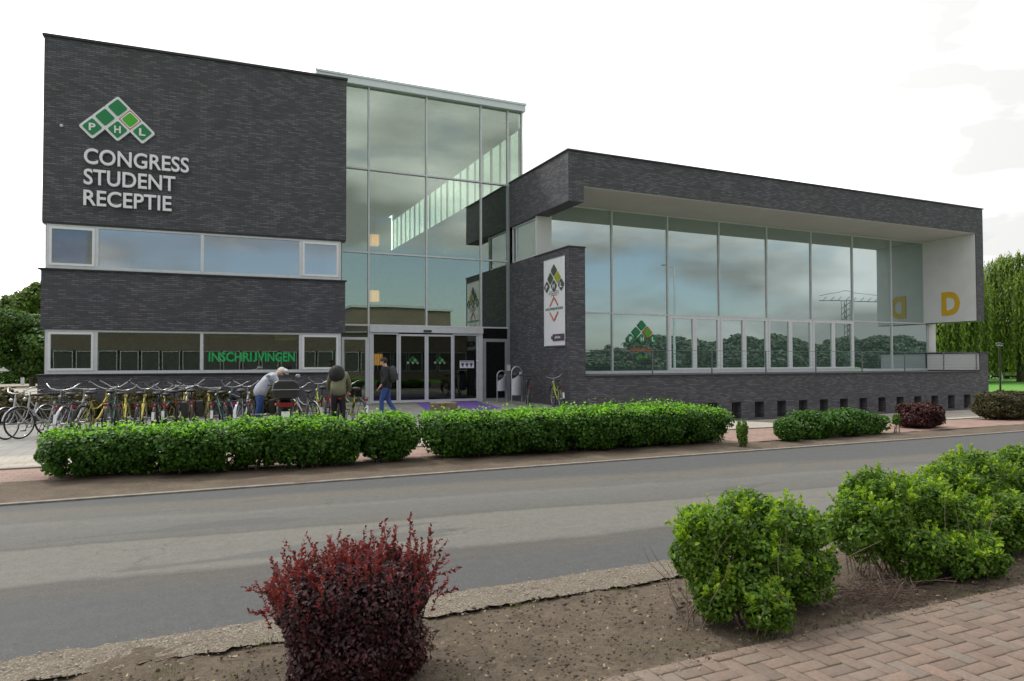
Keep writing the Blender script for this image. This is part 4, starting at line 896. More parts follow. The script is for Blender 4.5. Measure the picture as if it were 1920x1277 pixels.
# ------------------------------------------------------------ trees
def tree(name, label, cx, cy, h, r, m, n, size, seed, group=None, nb=12, low=.25, zs=1.0, trunk=.2):
    z0 = gzs(cx, cy); o = empty(name, (cx, cy, z0), 0, label, 'tree', group); rg = random.Random(seed)
    cz = z0+h*(low+(1-low)*.5); hz = h*(1-low)*.5; bl = []
    for i in range(nb):
        a = rg.uniform(0, 6.28); t = rg.uniform(-.85, .8); q = math.sqrt(max(.05, 1-t*t))*rg.uniform(.3, .72)
        s = rg.uniform(.34, .5); bl.append((cx+r*q*math.cos(a), cy+r*q*math.sin(a), cz+hz*t*.72, r*s, r*s, hz*s*.8))
    bl.append((cx, cy, cz+hz*.3, r*.5, r*.5, hz*.5))
    P, N_ = blob_points(bl, n, seed=seed, shell=.16, inner=.2, zmin=z0+h*low*.6, lump=.15, lf=2)
    leaves('crown', P, N_, size, m, o, True, 1.2, False, seed)
    tr = MB(); tr.tube([(cx, cy, z0-.1), (cx+.1*trunk, cy, z0+h*.3), (cx, cy, cz), (cx+.1, cy, cz+hz*.4)], [trunk, trunk*.8, trunk*.5, trunk*.15], 8)
    for b in bl[:8]: tr.tube([(cx, cy, z0+h*rg.uniform(.25, .45)), ((cx+b[0])/2, (cy+b[1])/2, (z0+h*.35+b[2])/2+.2), (b[0], b[1], b[2])], [trunk*.4, trunk*.25, trunk*.08], 5)
    tr.build('trunk', BARK, o)
    return o
tree('broadleaf_tree', 'pale green leafy tree rising behind the dark round tree on the left', -13.2, 76, 9.6, 3.6, TREEL, 16000, .26, 71, nb=16, low=.2)
tree('broadleaf_tree', 'dark dense round tree beside the left edge of the office block', -10.6, 60, 5.9, 3.6, TREED, 20000, .20, 72, nb=16, low=.06)
tree('broadleaf_tree', 'dark tree at the far left picture edge', -19.2, 74, 8.6, 3.4, TREED, 12000, .26, 73, nb=12, low=.1)
def willow(label, cx, cy, h, r, seed, n=420):
    z0 = gzs(cx, cy); o = empty('willow_tree', (cx, cy, z0), 0, label, 'tree', 'willow trees beyond the lawn'); rg = np.random.default_rng(seed)
    Cs, Ax, Ns = [], [], []
    lob = [(rg.uniform(0, 6.28), rg.uniform(.25, .85), rg.uniform(.74, 1.0)) for _ in range(14)]
    for i in range(n*5):
        a_, q_, hh_ = lob[rg.integers(len(lob))]; a = a_+rg.normal(0, .35); q = min(1, max(0, q_+rg.normal(0, .16)))
        x, y = cx+r*q*math.cos(a), cy+r*q*math.sin(a); top = z0+h*hh_*(1-.30*q**2)+rg.normal(0, .3); L = rg.uniform(.3, .95)*h*(.5+.5*q)
        k = int(L/.28)
        t = np.arange(k)*.28; sw = rg.normal(0, .03, 2)
        Cs.append(np.stack([x+t*sw[0]+rg.normal(0, .10, k), y+t*sw[1]+rg.normal(0, .10, k), top-t], 1))
    C = np.concatenate(Cs); C = C[C[:, 2] > z0+.8]; n_ = len(C); out = C-np.array([cx, cy, 0]); out[:, 2] = 0; out /= np.linalg.norm(out, axis=1)[:, None]+1e-6
    leaves('crown', C, out+np.array([0, 0, .3]), .16, WILL, o, True, 2.6, False, seed, .5, np.tile([0, 0, -1.], (n_, 1)))
    tr = MB().tube([(cx, cy, z0-.1), (cx+.2, cy, z0+h*.3), (cx, cy, z0+h*.7)], [.45, .35, .15], 8)
    for i in range(7):
        a = i*.9; tr.tube([(cx, cy, z0+h*.3), (cx+r*.3*math.cos(a), cy+r*.3*math.sin(a), z0+h*.62), (cx+r*.6*math.cos(a), cy+r*.6*math.sin(a), z0+h*.78)], [.2, .12, .04], 6)
    tr.build('trunk', BARK, o); return o
willow('tall weeping willow at the right picture edge, taller of the willows', 91.5, 51, 15.6, 7.0, 81)
willow('weeping willow directly right of the building end, lighter green', 79.6, 52, 13.6, 5.8, 82)
willow('weeping willow seen through the gap under the end panel of the wing', 76.5, 56, 11.5, 5.5, 83)
hd = MB()
o = empty('background_hedge', (88, 63, -.78), 0, 'dark tall hedge behind the willows beyond the lawn', 'hedge')
P, N_ = blob_points([(70+4*i, 61+(i % 3), 2.6, 3.2, 2.2, 3.9+.6*(i % 2)) for i in range(12)], 42000, seed=5, shell=.12, zmin=-.7)
leaves('foliage', P, N_, .34, TREED, o, True, 1.2, False, 6)
stems('branches', [(70+4*i, 61, -.8) for i in range(10)], [(70+4*i, 61, 3) for i in range(10)], .12, BARK, o)
o = empty('background_hedge', (-14, 69, 0), 0, 'low clipped hedge beyond the rear yard on the left', 'hedge')
P, N_ = blob_points([(-22+1.6*i, 70, .9, 1.1, .8, .9) for i in range(10)], 12000, p=3, seed=7, shell=.1)
leaves('foliage', P, N_, .16, TREED, o, True, 1.2, False, 8)
stems('branches', [(-22+1.6*i, 70, 0) for i in range(10)], [(-22+1.6*i, 70, 1.2) for i in range(10)], .05, BARK, o)
# barrier in the rear yard
ba = empty('barrier_rail', (-13.3, 66, 0), 0, 'pale grey horizontal barrier rail on posts beyond the rear yard', 'barrier')
MB().box(-4, 1.5, -.05, .05, 1.08, 1.30).build('rail', ALU, ba, world=False)
for x in (-3.6, 1.0): MB().box(x-.12, x+.12, -.1, .0, 0, 1.078).build('post', ALU, ba, world=False)
# white rail and lamp by the lawn on the right
wr = empty('white_rail_fence', (95, 55, -.78), R(-6), 'long low white rail fence beyond the lawn on the right', 'fence')
MB().box(-40, 40, -.04, .04, .62, 1.02).build('rail', WHITE, wr, world=False)
for k in range(21): MB().box(-40+4*k-.06, -40+4*k+.06, .041, .14, 0, 1.0).build('post', WHITE, wr, world=False)
lp = empty('lamp_post', (45.1, 26.3, -.78), R(20), 'dark slim lamp post with twin lamp heads right of the building', 'lamp post')
MB().tube([(0, 0, 0), (0, 0, .9), (0, 0, 3.5)], [.075, .055, .045], 10).build('pole', BLACKM, lp, world=False)
for s_ in (-1, 1):
    MB().tube([(0, 0, 3.42), (.22*s_, 0, 3.55), (.38*s_, 0, 3.5)], .025, 6).build('arm', BLACKM, lp, world=False)
    lh = MB().ball((.42*s_, 0, 3.46), (.17, .15, .07), 10, 6).build('lamp_head', BLACKM, lp, world=False)
    MB().ball((.42*s_, 0, 3.39), (.10, .10, .06), 10, 6).build('lens', WHITEP, lh, world=False)
tag(sheet('low_red_hedge', np.linspace(36.5, 44, 2), 23, 23.1, 1, -.5, G['soil'], None), None) if False else None
bush('barberry_shrub', 'low dark red shrub against the building end beside the walkway', 'shrub', [(41+1.1*i, 24.6+.3*i, .26, .8, .6, .30) for i in range(5)], 9000, .09, bpy.data.materials['verge_barberry'], seed=38, leaf=False)

# ------------------------------------------------------------ across the street: what the windows mirror
ob = empty('opposite_building', (4, -20, 0), 0, 'long brown brick building across the street, mirrored in the lower windows', 'building')
MB().box(-16, 26, -14.3, -14, -.1, .8).box(-16, 26, -14.3, -14, 2.75, 4.6).box(-16, 26, -26, -14.32, -.1, 4.55).build('brick_wall', BRICK_RED, ob)
MB().box(14, 24, -20, -14.1, 4.62, 7.0).build('upper_storey', BRICK_RED, ob)
MB().box(-16.3, 26.3, -26, -13.8, 4.6, 4.75).box(13.8, 24.2, -20.2, -13.9, 7.02, 7.25).build('roof', ALU_DK, ob)
for i in range(26):
    f = MB().frame(-15.6+1.6*i, -14.2+1.6*i, .82, 2.73, .07, -14.08, -13.98).build('window', ALU_DK, ob)
    MB().box(-15.5+1.6*i, -14.3+1.6*i, -14.06, -14.05, .9, 2.65).build('pane', INDARK, f)
_rt = random.Random(6)
for i in range(22):
    x, y, h_, r_ = 30+i*5.2+_rt.uniform(-1, 1), -27-i*.9+_rt.uniform(-3, 3), (_rt.uniform(2.6, 3.4) if i < 5 else _rt.uniform(3.6, 5.8)+i*.1), _rt.uniform(4.6, 6.0)
    if i == 21: x, y, h_, r_ = -24, -28, 8, 5
    if i == 0: T0 = tree('street_tree', 'leafy tree in the row across the street, seen only mirrored in the wing glass', x, y, 6.5, 4.5, leaf_mat('hazy_tree_leaves', (.035, .055, .040), (.055, .080, .058), (.075, .105, .075), .2, .6), 9000, .40, 90, 'trees across the street', low=.02, nb=16)
    else:
        c = T0.copy(); COL.objects.link(c); c.location = (x, y, 0); c.scale = (r_/4.5, r_/4.5, h_/6.5); c.rotation_euler = (0, 0, i*1.3)
        for ch in list(T0.children): d = ch.copy(); COL.objects.link(d); d.parent = c
cr = empty('tower_crane', (150, -75, 0), R(20), 'distant tower crane across the street, mirrored in the wing glass', 'crane')
ms = MB()
for sx in (-.7, .7):
    for sy in (-.7, .7): ms.tube([(sx, sy, 0), (sx, sy, 17)], .07, 4)
for k in range(11): ms.tube([(-.7, -.7, k*1.5), (.7, .7, k*1.5+1.5)], .08, 4).tube([(.7, -.7, k*1.5), (-.7, .7, k*1.5+1.5)], .08, 4)
ms.build('mast', CAP, cr, world=False)
jb = MB().tube([(-7, 0, 17), (18, 0, 17)], .09, 4).tube([(-7, 0, 18.2), (0, 0, 19.5), (18, 0, 17.6)], .05, 4)
for k in range(12): jb.tube([(-6+k*2, 0, 17), (-5+k*2, 0, 18.0)], .07, 4)
jb.build('jib', CAP, cr, world=False)
lp2 = empty('street_lamp', (42, -5, 0), 0, 'tall street lamp on the near side of the road, mirrored in the wing glass', 'street lamp')
MB().tube([(0, 0, 0), (0, 0, 11)], [.14, .08], 8).build('pole', ALU_DK, lp2, world=False)
MB().tube([(0, 0, 10.9), (0, -1.5, 11.3)], .05, 6).box(-.15, .15, -2.2, -1.4, 11.22, 11.35).build('lamp_head', ALU_DK, lp2, world=False)

# ------------------------------------------------------------ bicycles
RUB = mat('tyre_rubber', (.022, .022, .023), .8)
CHR = mat('chrome', (.42, .43, .45), .3, .85, .05)
RIMM = mat('rim_metal', (.42, .42, .44), .3, .8)
REDL, rl_ = newmat('red_reflector', .3); rl_.b.inputs['Base Color'].default_value = (.22, .008, .010, 1)
GRIP = mat('grip_black', (.02, .02, .022), .6)
PAINT = {k: mat('paint_'+k, c, .35, .1, .06) for k, c in dict(yellow=(.52, .45, .05), silver=(.42, .43, .44), black=(.02, .02, .022), green=(.01, .10, .07), red=(.22, .02, .02), lime=(.36, .40, .06), blue=(.03, .06, .16), white=(.62, .62, .6), teal=(.015, .09, .08)).items()}
def rotx(p, c, a):
    y, z = p[1]-c[1], p[2]-c[2]; return (p[0], c[1]+y*math.cos(a)-z*math.sin(a), c[2]+y*math.sin(a)+z*math.cos(a))
HUBR, HUBF, WR = (-.0, -.54, .345), (0, .56, .345), .325
def wheel_mb(c):
    rim = MB().ring(c, WR-.012, .011, 'x', 30, 6).tube([(c[0]-.05, c[1], c[2]), (c[0]+.05, c[1], c[2])], .02, 8)
    for k in range(18):
        a = 2*math.pi*k/18; rim.tube([(c[0]+(.03 if k % 2 else -.03), c[1]+.02*math.cos(a+.5), c[2]+.02*math.sin(a+.5)), (c[0], c[1]+(WR-.015)*math.cos(a), c[2]+(WR-.015)*math.sin(a))], .0016, 3, False)
    return rim, MB().ring(c, WR+.004, .018, 'x', 30, 8)
_bmesh = {}
def share(key, fn):
    if key not in _bmesh:
        o = fn(); _bmesh[key] = o.data; bpy.data.objects.remove(o)
    return _bmesh[key]
def put(key, name, fn, parent):
    me = share(key, fn); o = bpy.data.objects.new(name, me); COL.objects.link(o); o.parent = parent; return o
def bicycle(x, y, rz, col, label, bar='high', white=True, tall=1.0, lean=0.0, rack=True, basket=False, reflector=True, group='bicycles parked in front of the office block', z=0.0, barm=CHR):
    q = random.Random(label); x += q.uniform(-.03, .03); y += q.uniform(-.16, .16); rz += q.uniform(-.24, .24); tall *= q.uniform(.94, 1.05); lean += q.uniform(-.10, .10)
    o = empty('bicycle', (x, y, z), 0, label, 'bicycle', group); o.rotation_euler = (0, lean, rz); o.scale = (tall,)*3
    P = PAINT[col]; st = 'step' if col in ('yellow', 'silver', 'teal', 'white', 'lime') else 'bar'
    def fr():
        m = MB(); bb = (0, -.10, .29); seat = (0, -.27, .78); hd0 = (0, .36, .66); hd1 = (0, .31, .90)
        m.tube([bb, seat], .017, 8).tube([hd0, hd1], .021, 8)
        if st == 'step': m.tube([bb, (0, .10, .40), (0, .26, .58), hd0], .021, 8).tube([(0, -.2, .60), (0, 0, .60), (0, .20, .68), (0, .335, .84)], .013, 8)
        else: m.tube([bb, hd0], .019, 8).tube([seat, (0, .335, .84)], .016, 8)
        for s_ in (-1, 1):
            m.tube([(s_*.03, bb[1], bb[2]), (s_*.065, HUBR[1], HUBR[2])], .010, 6).tube([(s_*.02, seat[1], seat[2]-.04), (s_*.065, HUBR[1], HUBR[2])], .008, 6)
            m.tube([(s_*.04, hd0[1]+.01, hd0[2]), (s_*.055, .44, .48), (s_*.055, HUBF[1], HUBF[2])], .011, 6)
        m.tube([(-.045, .362, .665), (.045, .362, .665)], .016, 6)
        return m.build('frame', P, None)
    put(('frame', col), 'frame', fr, o)
    for nm, c in (('r', HUBR), ('f', HUBF)):
        w_ = put(('wheel', nm), 'wheel', lambda: wheel_mb(c)[0].build('wheel', RIMM), o)
        put(('tyre', nm), 'tyre', lambda: wheel_mb(c)[1].build('tyre', RUB), w_)
        def mg():
            m = MB(); a0, a1 = (R(20), R(200)) if nm == 'r' else (R(10), R(150)); k = 16
            for i in range(k):
                q0, q1 = a0+(a1-a0)*i/k, a0+(a1-a0)*(i+1)/k; rr = WR+.042
                A = [(sx*.027, c[1]+rr*math.cos(q), c[2]+rr*math.sin(q)) for q in (q0, q1) for sx in (-1, 1)]
                B2 = [(sx*.027, c[1]+(rr+.006)*math.cos(q), c[2]+(rr+.006)*math.sin(q)) for q in (q0, q1) for sx in (-1, 1)]
                m.add(A+B2, [(0, 2, 3, 1), (4, 5, 7, 6), (0, 4, 6, 2), (1, 3, 7, 5)], True)
            return m.build('mudguard', CHR if col == 'silver' else BLACKM)
        put(('mudguard', nm, col), 'mudguard', mg, o)
    if white: put('whitepatch', 'reflector_patch', lambda: MB().box(-.028, .028, HUBR[1]-.388, HUBR[1]-.374, .38, .56).build('reflector_patch', WHITEP), o)
    if rack:
        def rk():
            m = MB()
            for s_ in (-1, 1): m.tube([(s_*.07, -.28, .74), (s_*.07, -.86, .74)], .007, 6).tube([(s_*.07, -.80, .74), (s_*.065, HUBR[1], HUBR[2])], .006, 6)
            for y_ in (-.34, -.5, -.66, -.84): m.tube([(-.07, y_, .74), (.07, y_, .74)], .006, 6)
            return m.build('rack', GRIP)
        put('rack', 'rack', rk, o)
    if reflector: put('rearlight', 'rear_light', lambda: MB().box(-.04, .04, -.89, -.865, .665, .715).build('rear_light', REDL, bevel=.01), o)
    put('saddle', 'saddle', lambda: MB().ball((0, -.34, .945), (.095, .12, .042), 12, 8).ball((0, -.18, .945), (.035, .13, .03), 10, 6).tube([(0, -.275, .76), (0, -.30, .93)], .013, 8).build('saddle', GRIP), o)
    def hb():
        m = MB()
        if bar == 'high':
            m.tube([(-.31, .06, 1.14), (-.29, .20, 1.13), (-.20, .30, 1.04), (-.06, .31, 1.00), (.06, .31, 1.00), (.20, .30, 1.04), (.29, .20, 1.13), (.31, .06, 1.14)], .012, 8)
        elif bar == 'vee':
            m.tube([(-.33, .14, 1.19), (-.24, .24, 1.13), (-.08, .30, 1.02), (.08, .30, 1.02), (.24, .24, 1.13), (.33, .14, 1.19)], .012, 8)
        else:
            m.tube([(-.31, .22, 1.05), (-.15, .28, 1.03), (0, .30, 1.02), (.15, .28, 1.03), (.31, .22, 1.05)], .012, 8)
        m.tube([(0, .32, .88), (0, .30, 1.02)], .014, 8); return m.build('handlebar', barm)
    h = put(('hb', bar, barm.name), 'handlebar', hb, o)
    def gp():
        m = MB(); e = {'high': ((.31, .10, 1.14), (.31, -.02, 1.14)), 'vee': ((.30, .17, 1.17), (.345, .08, 1.20)), 'flat': ((.25, .25, 1.04), (.34, .20, 1.055))}[bar]
        for s_ in (-1, 1): m.tube([(s_*e[0][0], e[0][1], e[0][2]), (s_*e[1][0], e[1][1], e[1][2])], .018, 8)
        return m.build('grip', GRIP)
    put(('grip', bar), 'grip', gp, h)
    put('headlight', 'headlight', lambda: MB().ball((0, .42, .86), (.04, .05, .04), 10, 6).build('headlight', CHR), o)
    def ck():
        m = MB().ring((.05, -.10, .29), .085, .008, 'x', 20, 5).tube([(.07, -.10, .29), (.08, -.02, .15)], .010, 6).tube([(-.07, -.10, .29), (-.08, -.18, .43)], .010, 6).box(.08, .17, -.06, .02, .135, .155).box(-.17, -.08, -.22, -.14, .42, .44)
        m.tube([(.055, -.10, .375), (.055, -.54, .37)], .005, 4).tube([(.055, -.10, .205), (.055, -.54, .32)], .005, 4)
        m.tube([(.03, -.45, .30), (.12, -.40, .02)], .008, 5); return m.build('crank', GRIP)
    put('crank', 'crank', ck, o)
    if basket:
        def bk():
            m = MB()
            for z in (.72, .80, .88, .96, 1.0): m.tube([(-.17, .40, z), (.17, .40, z), (.18, .66, z), (-.18, .66, z), (-.17, .40, z)], .006, 4)
            for i in range(8):
                t = -.17+.34*i/7; m.tube([(t, .40, 1.0), (t, .42, .72), (t, .64, .72), (t, .66, 1.0)], .004, 4)
            return m.build('basket', GRIP)
        put('basket', 'basket', bk, o)
    return o
def panniers(o):
    def f():
        m = MB()
        for s_ in (-1, 1): m.prism([(-.78, .72), (-.36, .72), (-.42, .38), (-.74, .38)], s_*.09, s_*.22, 'x')
        return m.build('pannier', GRIP, bevel=.03)
    put('pannier', 'pannier', f, o)
BK = [  # x, y, heading, colour, bar, extra
 (-4.55, 18.2, R(155), 'white', 'high', dict(white=False), 'bicycle mostly outside the left picture edge, pale handlebar showing'),
 (-3.25, 18.05, R(152), 'silver', 'high', dict(white=False, lean=.06, tall=.95), 'silver bicycle with front wheel towards the road, leftmost complete one in the row'),
 (-2.95, 17.85, R(146), 'silver', 'flat', dict(white=False, lean=.05, tall=.94), 'silver bicycle second from the left, angled with its big front wheel forward'),
 (-2.55, 17.9, R(172), 'black', 'high', dict(basket=True), 'black bicycle with front wire basket beside the two silver bicycles'),
 (-2.28, 17.4, R(-14), 'silver', 'flat', {}, 'grey bicycle with red rear light and white patch left of the first yellow frame'),
 (-1.93, 17.6, R(-30), 'yellow', 'high', dict(white=False), 'yellow bicycle seen half sideways, thick yellow frame by the left hedge end'),
 (-1.60, 17.5, R(-10), 'teal', 'vee', dict(white=False), 'dark green bicycle standing right of the thick yellow frame'),
 (-1.38, 17.7, R(4), 'yellow', 'high', dict(white=False), 'yellow bicycle with red rear light beneath the lower window, second yellow one'),
 (-1.10, 17.5, R(0), 'yellow', 'vee', dict(white=False), 'yellow bicycle close beside the second yellow one with raised chrome bars'),
 (-.78, 17.5, R(-3), 'black', 'high', {}, 'black bicycle with white mudguard patch between yellow frames'),
 (-.62, 17.6, R(-6), 'lime', 'vee', dict(white=False), 'pale lime bicycle with drooping chrome bars near the middle of the row'),
 (-.33, 17.4, R(-8), 'yellow', 'high', {}, 'yellow bicycle with white mudguard patch in the middle of the row'),
 (-.20, 17.8, R(2), 'white', 'flat', dict(white=False), 'pale bicycle tucked behind the middle yellow bicycle'),
 (.02, 17.6, R(3), 'red', 'vee', dict(white=False), 'dark red bicycle with black bars right of the row middle', ),
 (.28, 17.4, R(0), 'yellow', 'flat', {}, 'yellow bicycle with flat chrome bars and white patch under the INSCHRIJVINGEN window'),
 (.60, 17.6, R(0), 'teal', 'high', dict(white=False), 'teal-seated bicycle with small red light right of the flat-barred yellow one'),
 (.88, 17.5, R(5), 'blue', 'high', dict(white=False), 'dark blue bicycle with curved chrome bars left of the bending man'),
 (1.10, 17.3, R(-9), 'silver', 'vee', {}, 'silver bicycle with white patch right beside the bending man'),
 (2.05, 18.2, R(-4), 'red', 'vee', {}, 'dark red bicycle with white patch directly behind the moped'),
 (2.52, 17.7, R(6), 'silver', 'high', {}, 'silver bicycle with white patch between the moped and the lime frame'),
 (2.78, 17.6, R(10), 'lime', 'vee', dict(white=False), 'lime yellow bicycle left of the person with the black backpack'),
 (3.18, 18.1, R(-5), 'red', 'high', dict(white=False), 'dark red bicycle hidden behind the crouching person with the backpack'),
 (3.50, 17.5, R(12), 'lime', 'high', {}, 'lime bicycle with white patch at the right end of the row'),
]
for i, (x, y, rz, c, bar, ex, lab) in enumerate(BK):
    o = bicycle(x, y, rz, c, lab, bar=bar, **ex)
    if i in (3, 13, 18): panniers(o)
bicycle(11.15, 23.1, R(-14), 'black', 'black bicycle standing in shadow right of the steel bins', bar='flat', white=False, group='bicycles by the brick side wall', z=0.01, barm=GRIP)
bicycle(11.55, 21.3, R(-2), 'lime', 'lime yellow bicycle parked alone by the brick side wall', bar='high', group='bicycles by the brick side wall', z=0.0)
rk = empty('bike_rack', (0.2, 18.1, 0), 0, 'low galvanised rack rail holding the row of bicycles', 'bike rack')
m = MB().tube([(-3.2, 0, .32), (3.6, 0, .32)], .02, 8).tube([(-3.2, .25, .05), (3.6, .25, .05)], .02, 8)
m.build('rail', ALU_DK, rk, world=False)
for k in range(6): MB().tube([(-3.1+1.3*k, 0, .32), (-3.1+1.3*k, 0, 0)], .018, 6).build('leg', ALU_DK, rk, world=False)

# ---- moped
mo = empty('moped', (1.93, 17.1, 0), R(-4), 'black moped with large black top box and wide red tail light', 'moped')
def wmo(y): 
    w_ = MB().ring((0, y, .26), .17, .02, 'x', 24, 6).tube([(-.06, y, .26), (.06, y, .26)], .04, 8)
    for k in range(5): a = k*1.257; w_.tube([(0, y, .26), (0, y+.17*math.cos(a), .26+.17*math.sin(a))], .014, 5)
    w_ = w_.build('wheel', RIMM, mo, world=False); MB().ring((0, y, .26), .21, .055, 'x', 24, 8).build('tyre', RUB, w_, world=False)
wmo(-.62); wmo(.62)
MB().prism([(-.85, .58), (-.78, .74), (-.2, .72), (-.1, .42), (.25, .36), (.32, .36), (.42, .95), (.52, .95), (.58, .55), (.5, .28), (-.15, .24), (-.45, .38)], -.15, .15, 'x').build('body', PAINT['black'], mo, world=False, bevel=.04)
MB().prism([(-.80, .745), (-.75, .84), (-.3, .86), (-.12, .80), (-.12, .74)], -.13, .13, 'x').build('seat', GRIP, mo, world=False, bevel=.03)
tb = MB().prism([(-.26, 0), (.26, 0), (.30, .16), (.27, .34), (.16, .40), (-.16, .40), (-.27, .34), (-.30, .16)], -1.06, -.64); tb = MB().add([(v.x, v.y, v.z+.80) for v in tb.v], tb.f).build('top_box', mat('top_box_plastic', (.022, .022, .024), .35), mo, world=False, bevel=.04)
MB().box(-.285, .285, -1.075, -.63, .985, 1.0).build('lid_seam', ALU_DK, tb, world=False)
MB().box(-.15, .15, -.93, -.85, .60, .70).build('tail_light', REDL, mo, world=False, bevel=.02)
for s_ in (-1, 1): MB().ball((s_*.2, -.88, .66), (.035, .03, .03), 8, 6).build('indicator', ORANGE, mo, world=False)
MB().box(-.09, .09, -.92, -.91, .36, .50).build('number_plate', WHITEP, mo, world=False)
hb_ = MB().tube([(-.36, .36, 1.06), (-.2, .42, 1.03), (0, .44, 1.0), (.2, .42, 1.03), (.36, .36, 1.06)], .014, 8).tube([(0, .45, .9), (0, .44, 1.0)], .03, 8).build('handlebar', GRIP, mo, world=False)
for s_ in (-1, 1):
    mi = MB().tube([(s_*.25, .40, 1.04), (s_*.33, .38, 1.22)], .007, 5).build('mirror_stalk', GRIP, mo, world=False)
    MB().ball((s_*.34, .38, 1.27), (.06, .012, .045), 10, 6).build('mirror', CHR, mi, world=False)

# ---- litter bins
def binn(x, y, h, w_, label, zb0, zb1):
    o = empty('litter_bin', (x, y, 0), 0, label, 'bin', 'steel litter bins beside the entrance'); r = w_/2
    pts = [(-r*.72, 0, 0), (-r*.72, 0, h-r)]+[(-r*.72+(r*.86)*(1-math.cos(math.pi*k/10)), 0, h-r+r*.86*math.sin(math.pi*k/10)) for k in range(1, 10)]+[(r, 0, h-r), (r, 0, 0)]
    MB().tube(pts, .028, 10).build('frame', STEEL, o, world=False)
    bd = MB(); seg = 20; c = (-.10*w_, -.12)
    ring = lambda z, rr, sl=0: [(c[0]+rr*math.cos(2*math.pi*k/seg), c[1]+rr*.8*math.sin(2*math.pi*k/seg), z+sl*math.cos(2*math.pi*k/seg)) for k in range(seg)]
    R0 = w_*.40; A = ring(zb0, R0)+ring(zb1, R0, .14)+ring(zb1, R0*.86, .14)+ring(zb0+.05, R0*.86)
    bd.add(A, [tuple(range(seg))[::-1]]+[(j*seg+k, j*seg+(k+1) % seg, (j+1)*seg+(k+1) % seg, (j+1)*seg+k) for j in range(3) for k in range(seg)]+[tuple(3*seg+k for k in range(seg))], False)
    bd.build('bin_body', mat('bin_steel', (.50, .51, .56), .4, .4) if 'bin_steel' not in bpy.data.materials else bpy.data.materials['bin_steel'], o, world=False)
    MB().ball((c[0], c[1], zb1+.02), (R0*.84, R0*.66, .12), 12, 8).build('liner', BLACKM, o, world=False)
    return o
binn(11.17, 24.0, 1.47, .50, 'steel litter bin with curved tube frame, larger one nearer the brick wall', .36, 1.10)
binn(11.32, 25.75, 1.30, .48, 'steel litter bin with curved tube frame, smaller one in front of the service door', .46, .98)
# ---- planter block, boulders, purple mat
pb = empty('stone_block', (6.98, 20.25, 0), R(4), 'brown square stone block on the terrace in front of the purple mat', 'stone block')
q = MB().box(-.34, .34, -.3, .3, 0, .36); q.build('block', mat('brown_stone', (.165, .125, .09), .9, 0, .35, 7, bump=.6), pb, world=False, bevel=.02)
MB().box(-.31, .31, -.27, .27, .36, .375).build('top_face', mat('stone_top', (.30, .24, .17), .9, 0, .3, 9), pb, world=False)
mt = MB().add([(8.05, 26.7, .012), (10.6, 26.7, .012), (9.75, 22.2, .012), (7.75, 20.6, .012), (7.0, 21.9, .012), (8.05, 26.7, .004), (10.6, 26.7, .004), (9.75, 22.2, .004), (7.75, 20.6, .004), (7.0, 21.9, .004)], [(0, 4, 3, 2, 1), (5, 6, 7, 8, 9), (0, 1, 6, 5), (1, 2, 7, 6), (2, 3, 8, 7), (3, 4, 9, 8), (4, 0, 5, 9)])
tag(mt.build('entrance_mat', mat('purple_carpet', (.15, .08, .33), .95, 0, .1, 20)), 'purple carpet laid on the terrace in front of the sliding doors', 'carpet')
def boulder(x, y, r, label, seed):
    rg = random.Random(seed); b = MB().ball((0, 0, r*.55), (r, r*.8, r*.7), 14, 10)
    for v in b.v: k = 1+.10*math.sin(v.x*17/r*.2+seed)+.08*math.sin(v.y*25/r*.2+v.z*9+seed*2); v.x *= k; v.y *= k; v.z *= k
    o = b.build('boulder', mat('pale_boulder', (.50, .47, .40), .9, 0, .2, 5, bump=.6) if 'pale_boulder' not in bpy.data.materials else bpy.data.materials['pale_boulder'])
    o.location = (x, y, 0); tag(o, label, 'boulder', 'pale boulders behind the hedge')
boulder(3.72, 12.9, .18, 'pale boulder showing over the gap right of the narrow hedge', 1)
boulder(-2.62, 16.2, .17, 'pale boulder beside the leftmost parked bicycles', 2)

# ------------------------------------------------------------ people
SKIN = mat('skin', (.55, .33, .25), .6, 0, .05)
JEANS = mat('blue_jeans', (.035, .075, .24), .85, 0, .2, 14)
def skinmesh(name, nodes, edges, m, parent, sub=1, root=0):
    me = bpy.data.meshes.new(name); me.from_pydata([n[0] for n in nodes], edges, []); o = bpy.data.objects.new(name, me); COL.objects.link(o)
    sk = o.modifiers.new('skin', 'SKIN'); sk.use_smooth_shade = True; sb = o.modifiers.new('sub', 'SUBSURF'); sb.levels = sub; sb.render_levels = sub
    lay = me.skin_vertices[0].data if me.skin_vertices else None
    if lay is None:
        bpy.context.view_layer.update()
    for i, n in enumerate(nodes):
        r = n[1] if isinstance(n[1], tuple) else (n[1], n[1]); me.skin_vertices[0].data[i].radius = r; me.skin_vertices[0].data[i].use_root = (i == root)
    dg = bpy.context.evaluated_depsgraph_get(); dg.update(); out = bpy.data.meshes.new_from_object(o.evaluated_get(dg)); bpy.data.objects.remove(o)
    out.materials.clear(); out.materials.append(m); out.name = name
    for p in out.polygons: p.use_smooth = True
    r_ = bpy.data.objects.new(name, out); COL.objects.link(r_); r_.parent = parent; return r_
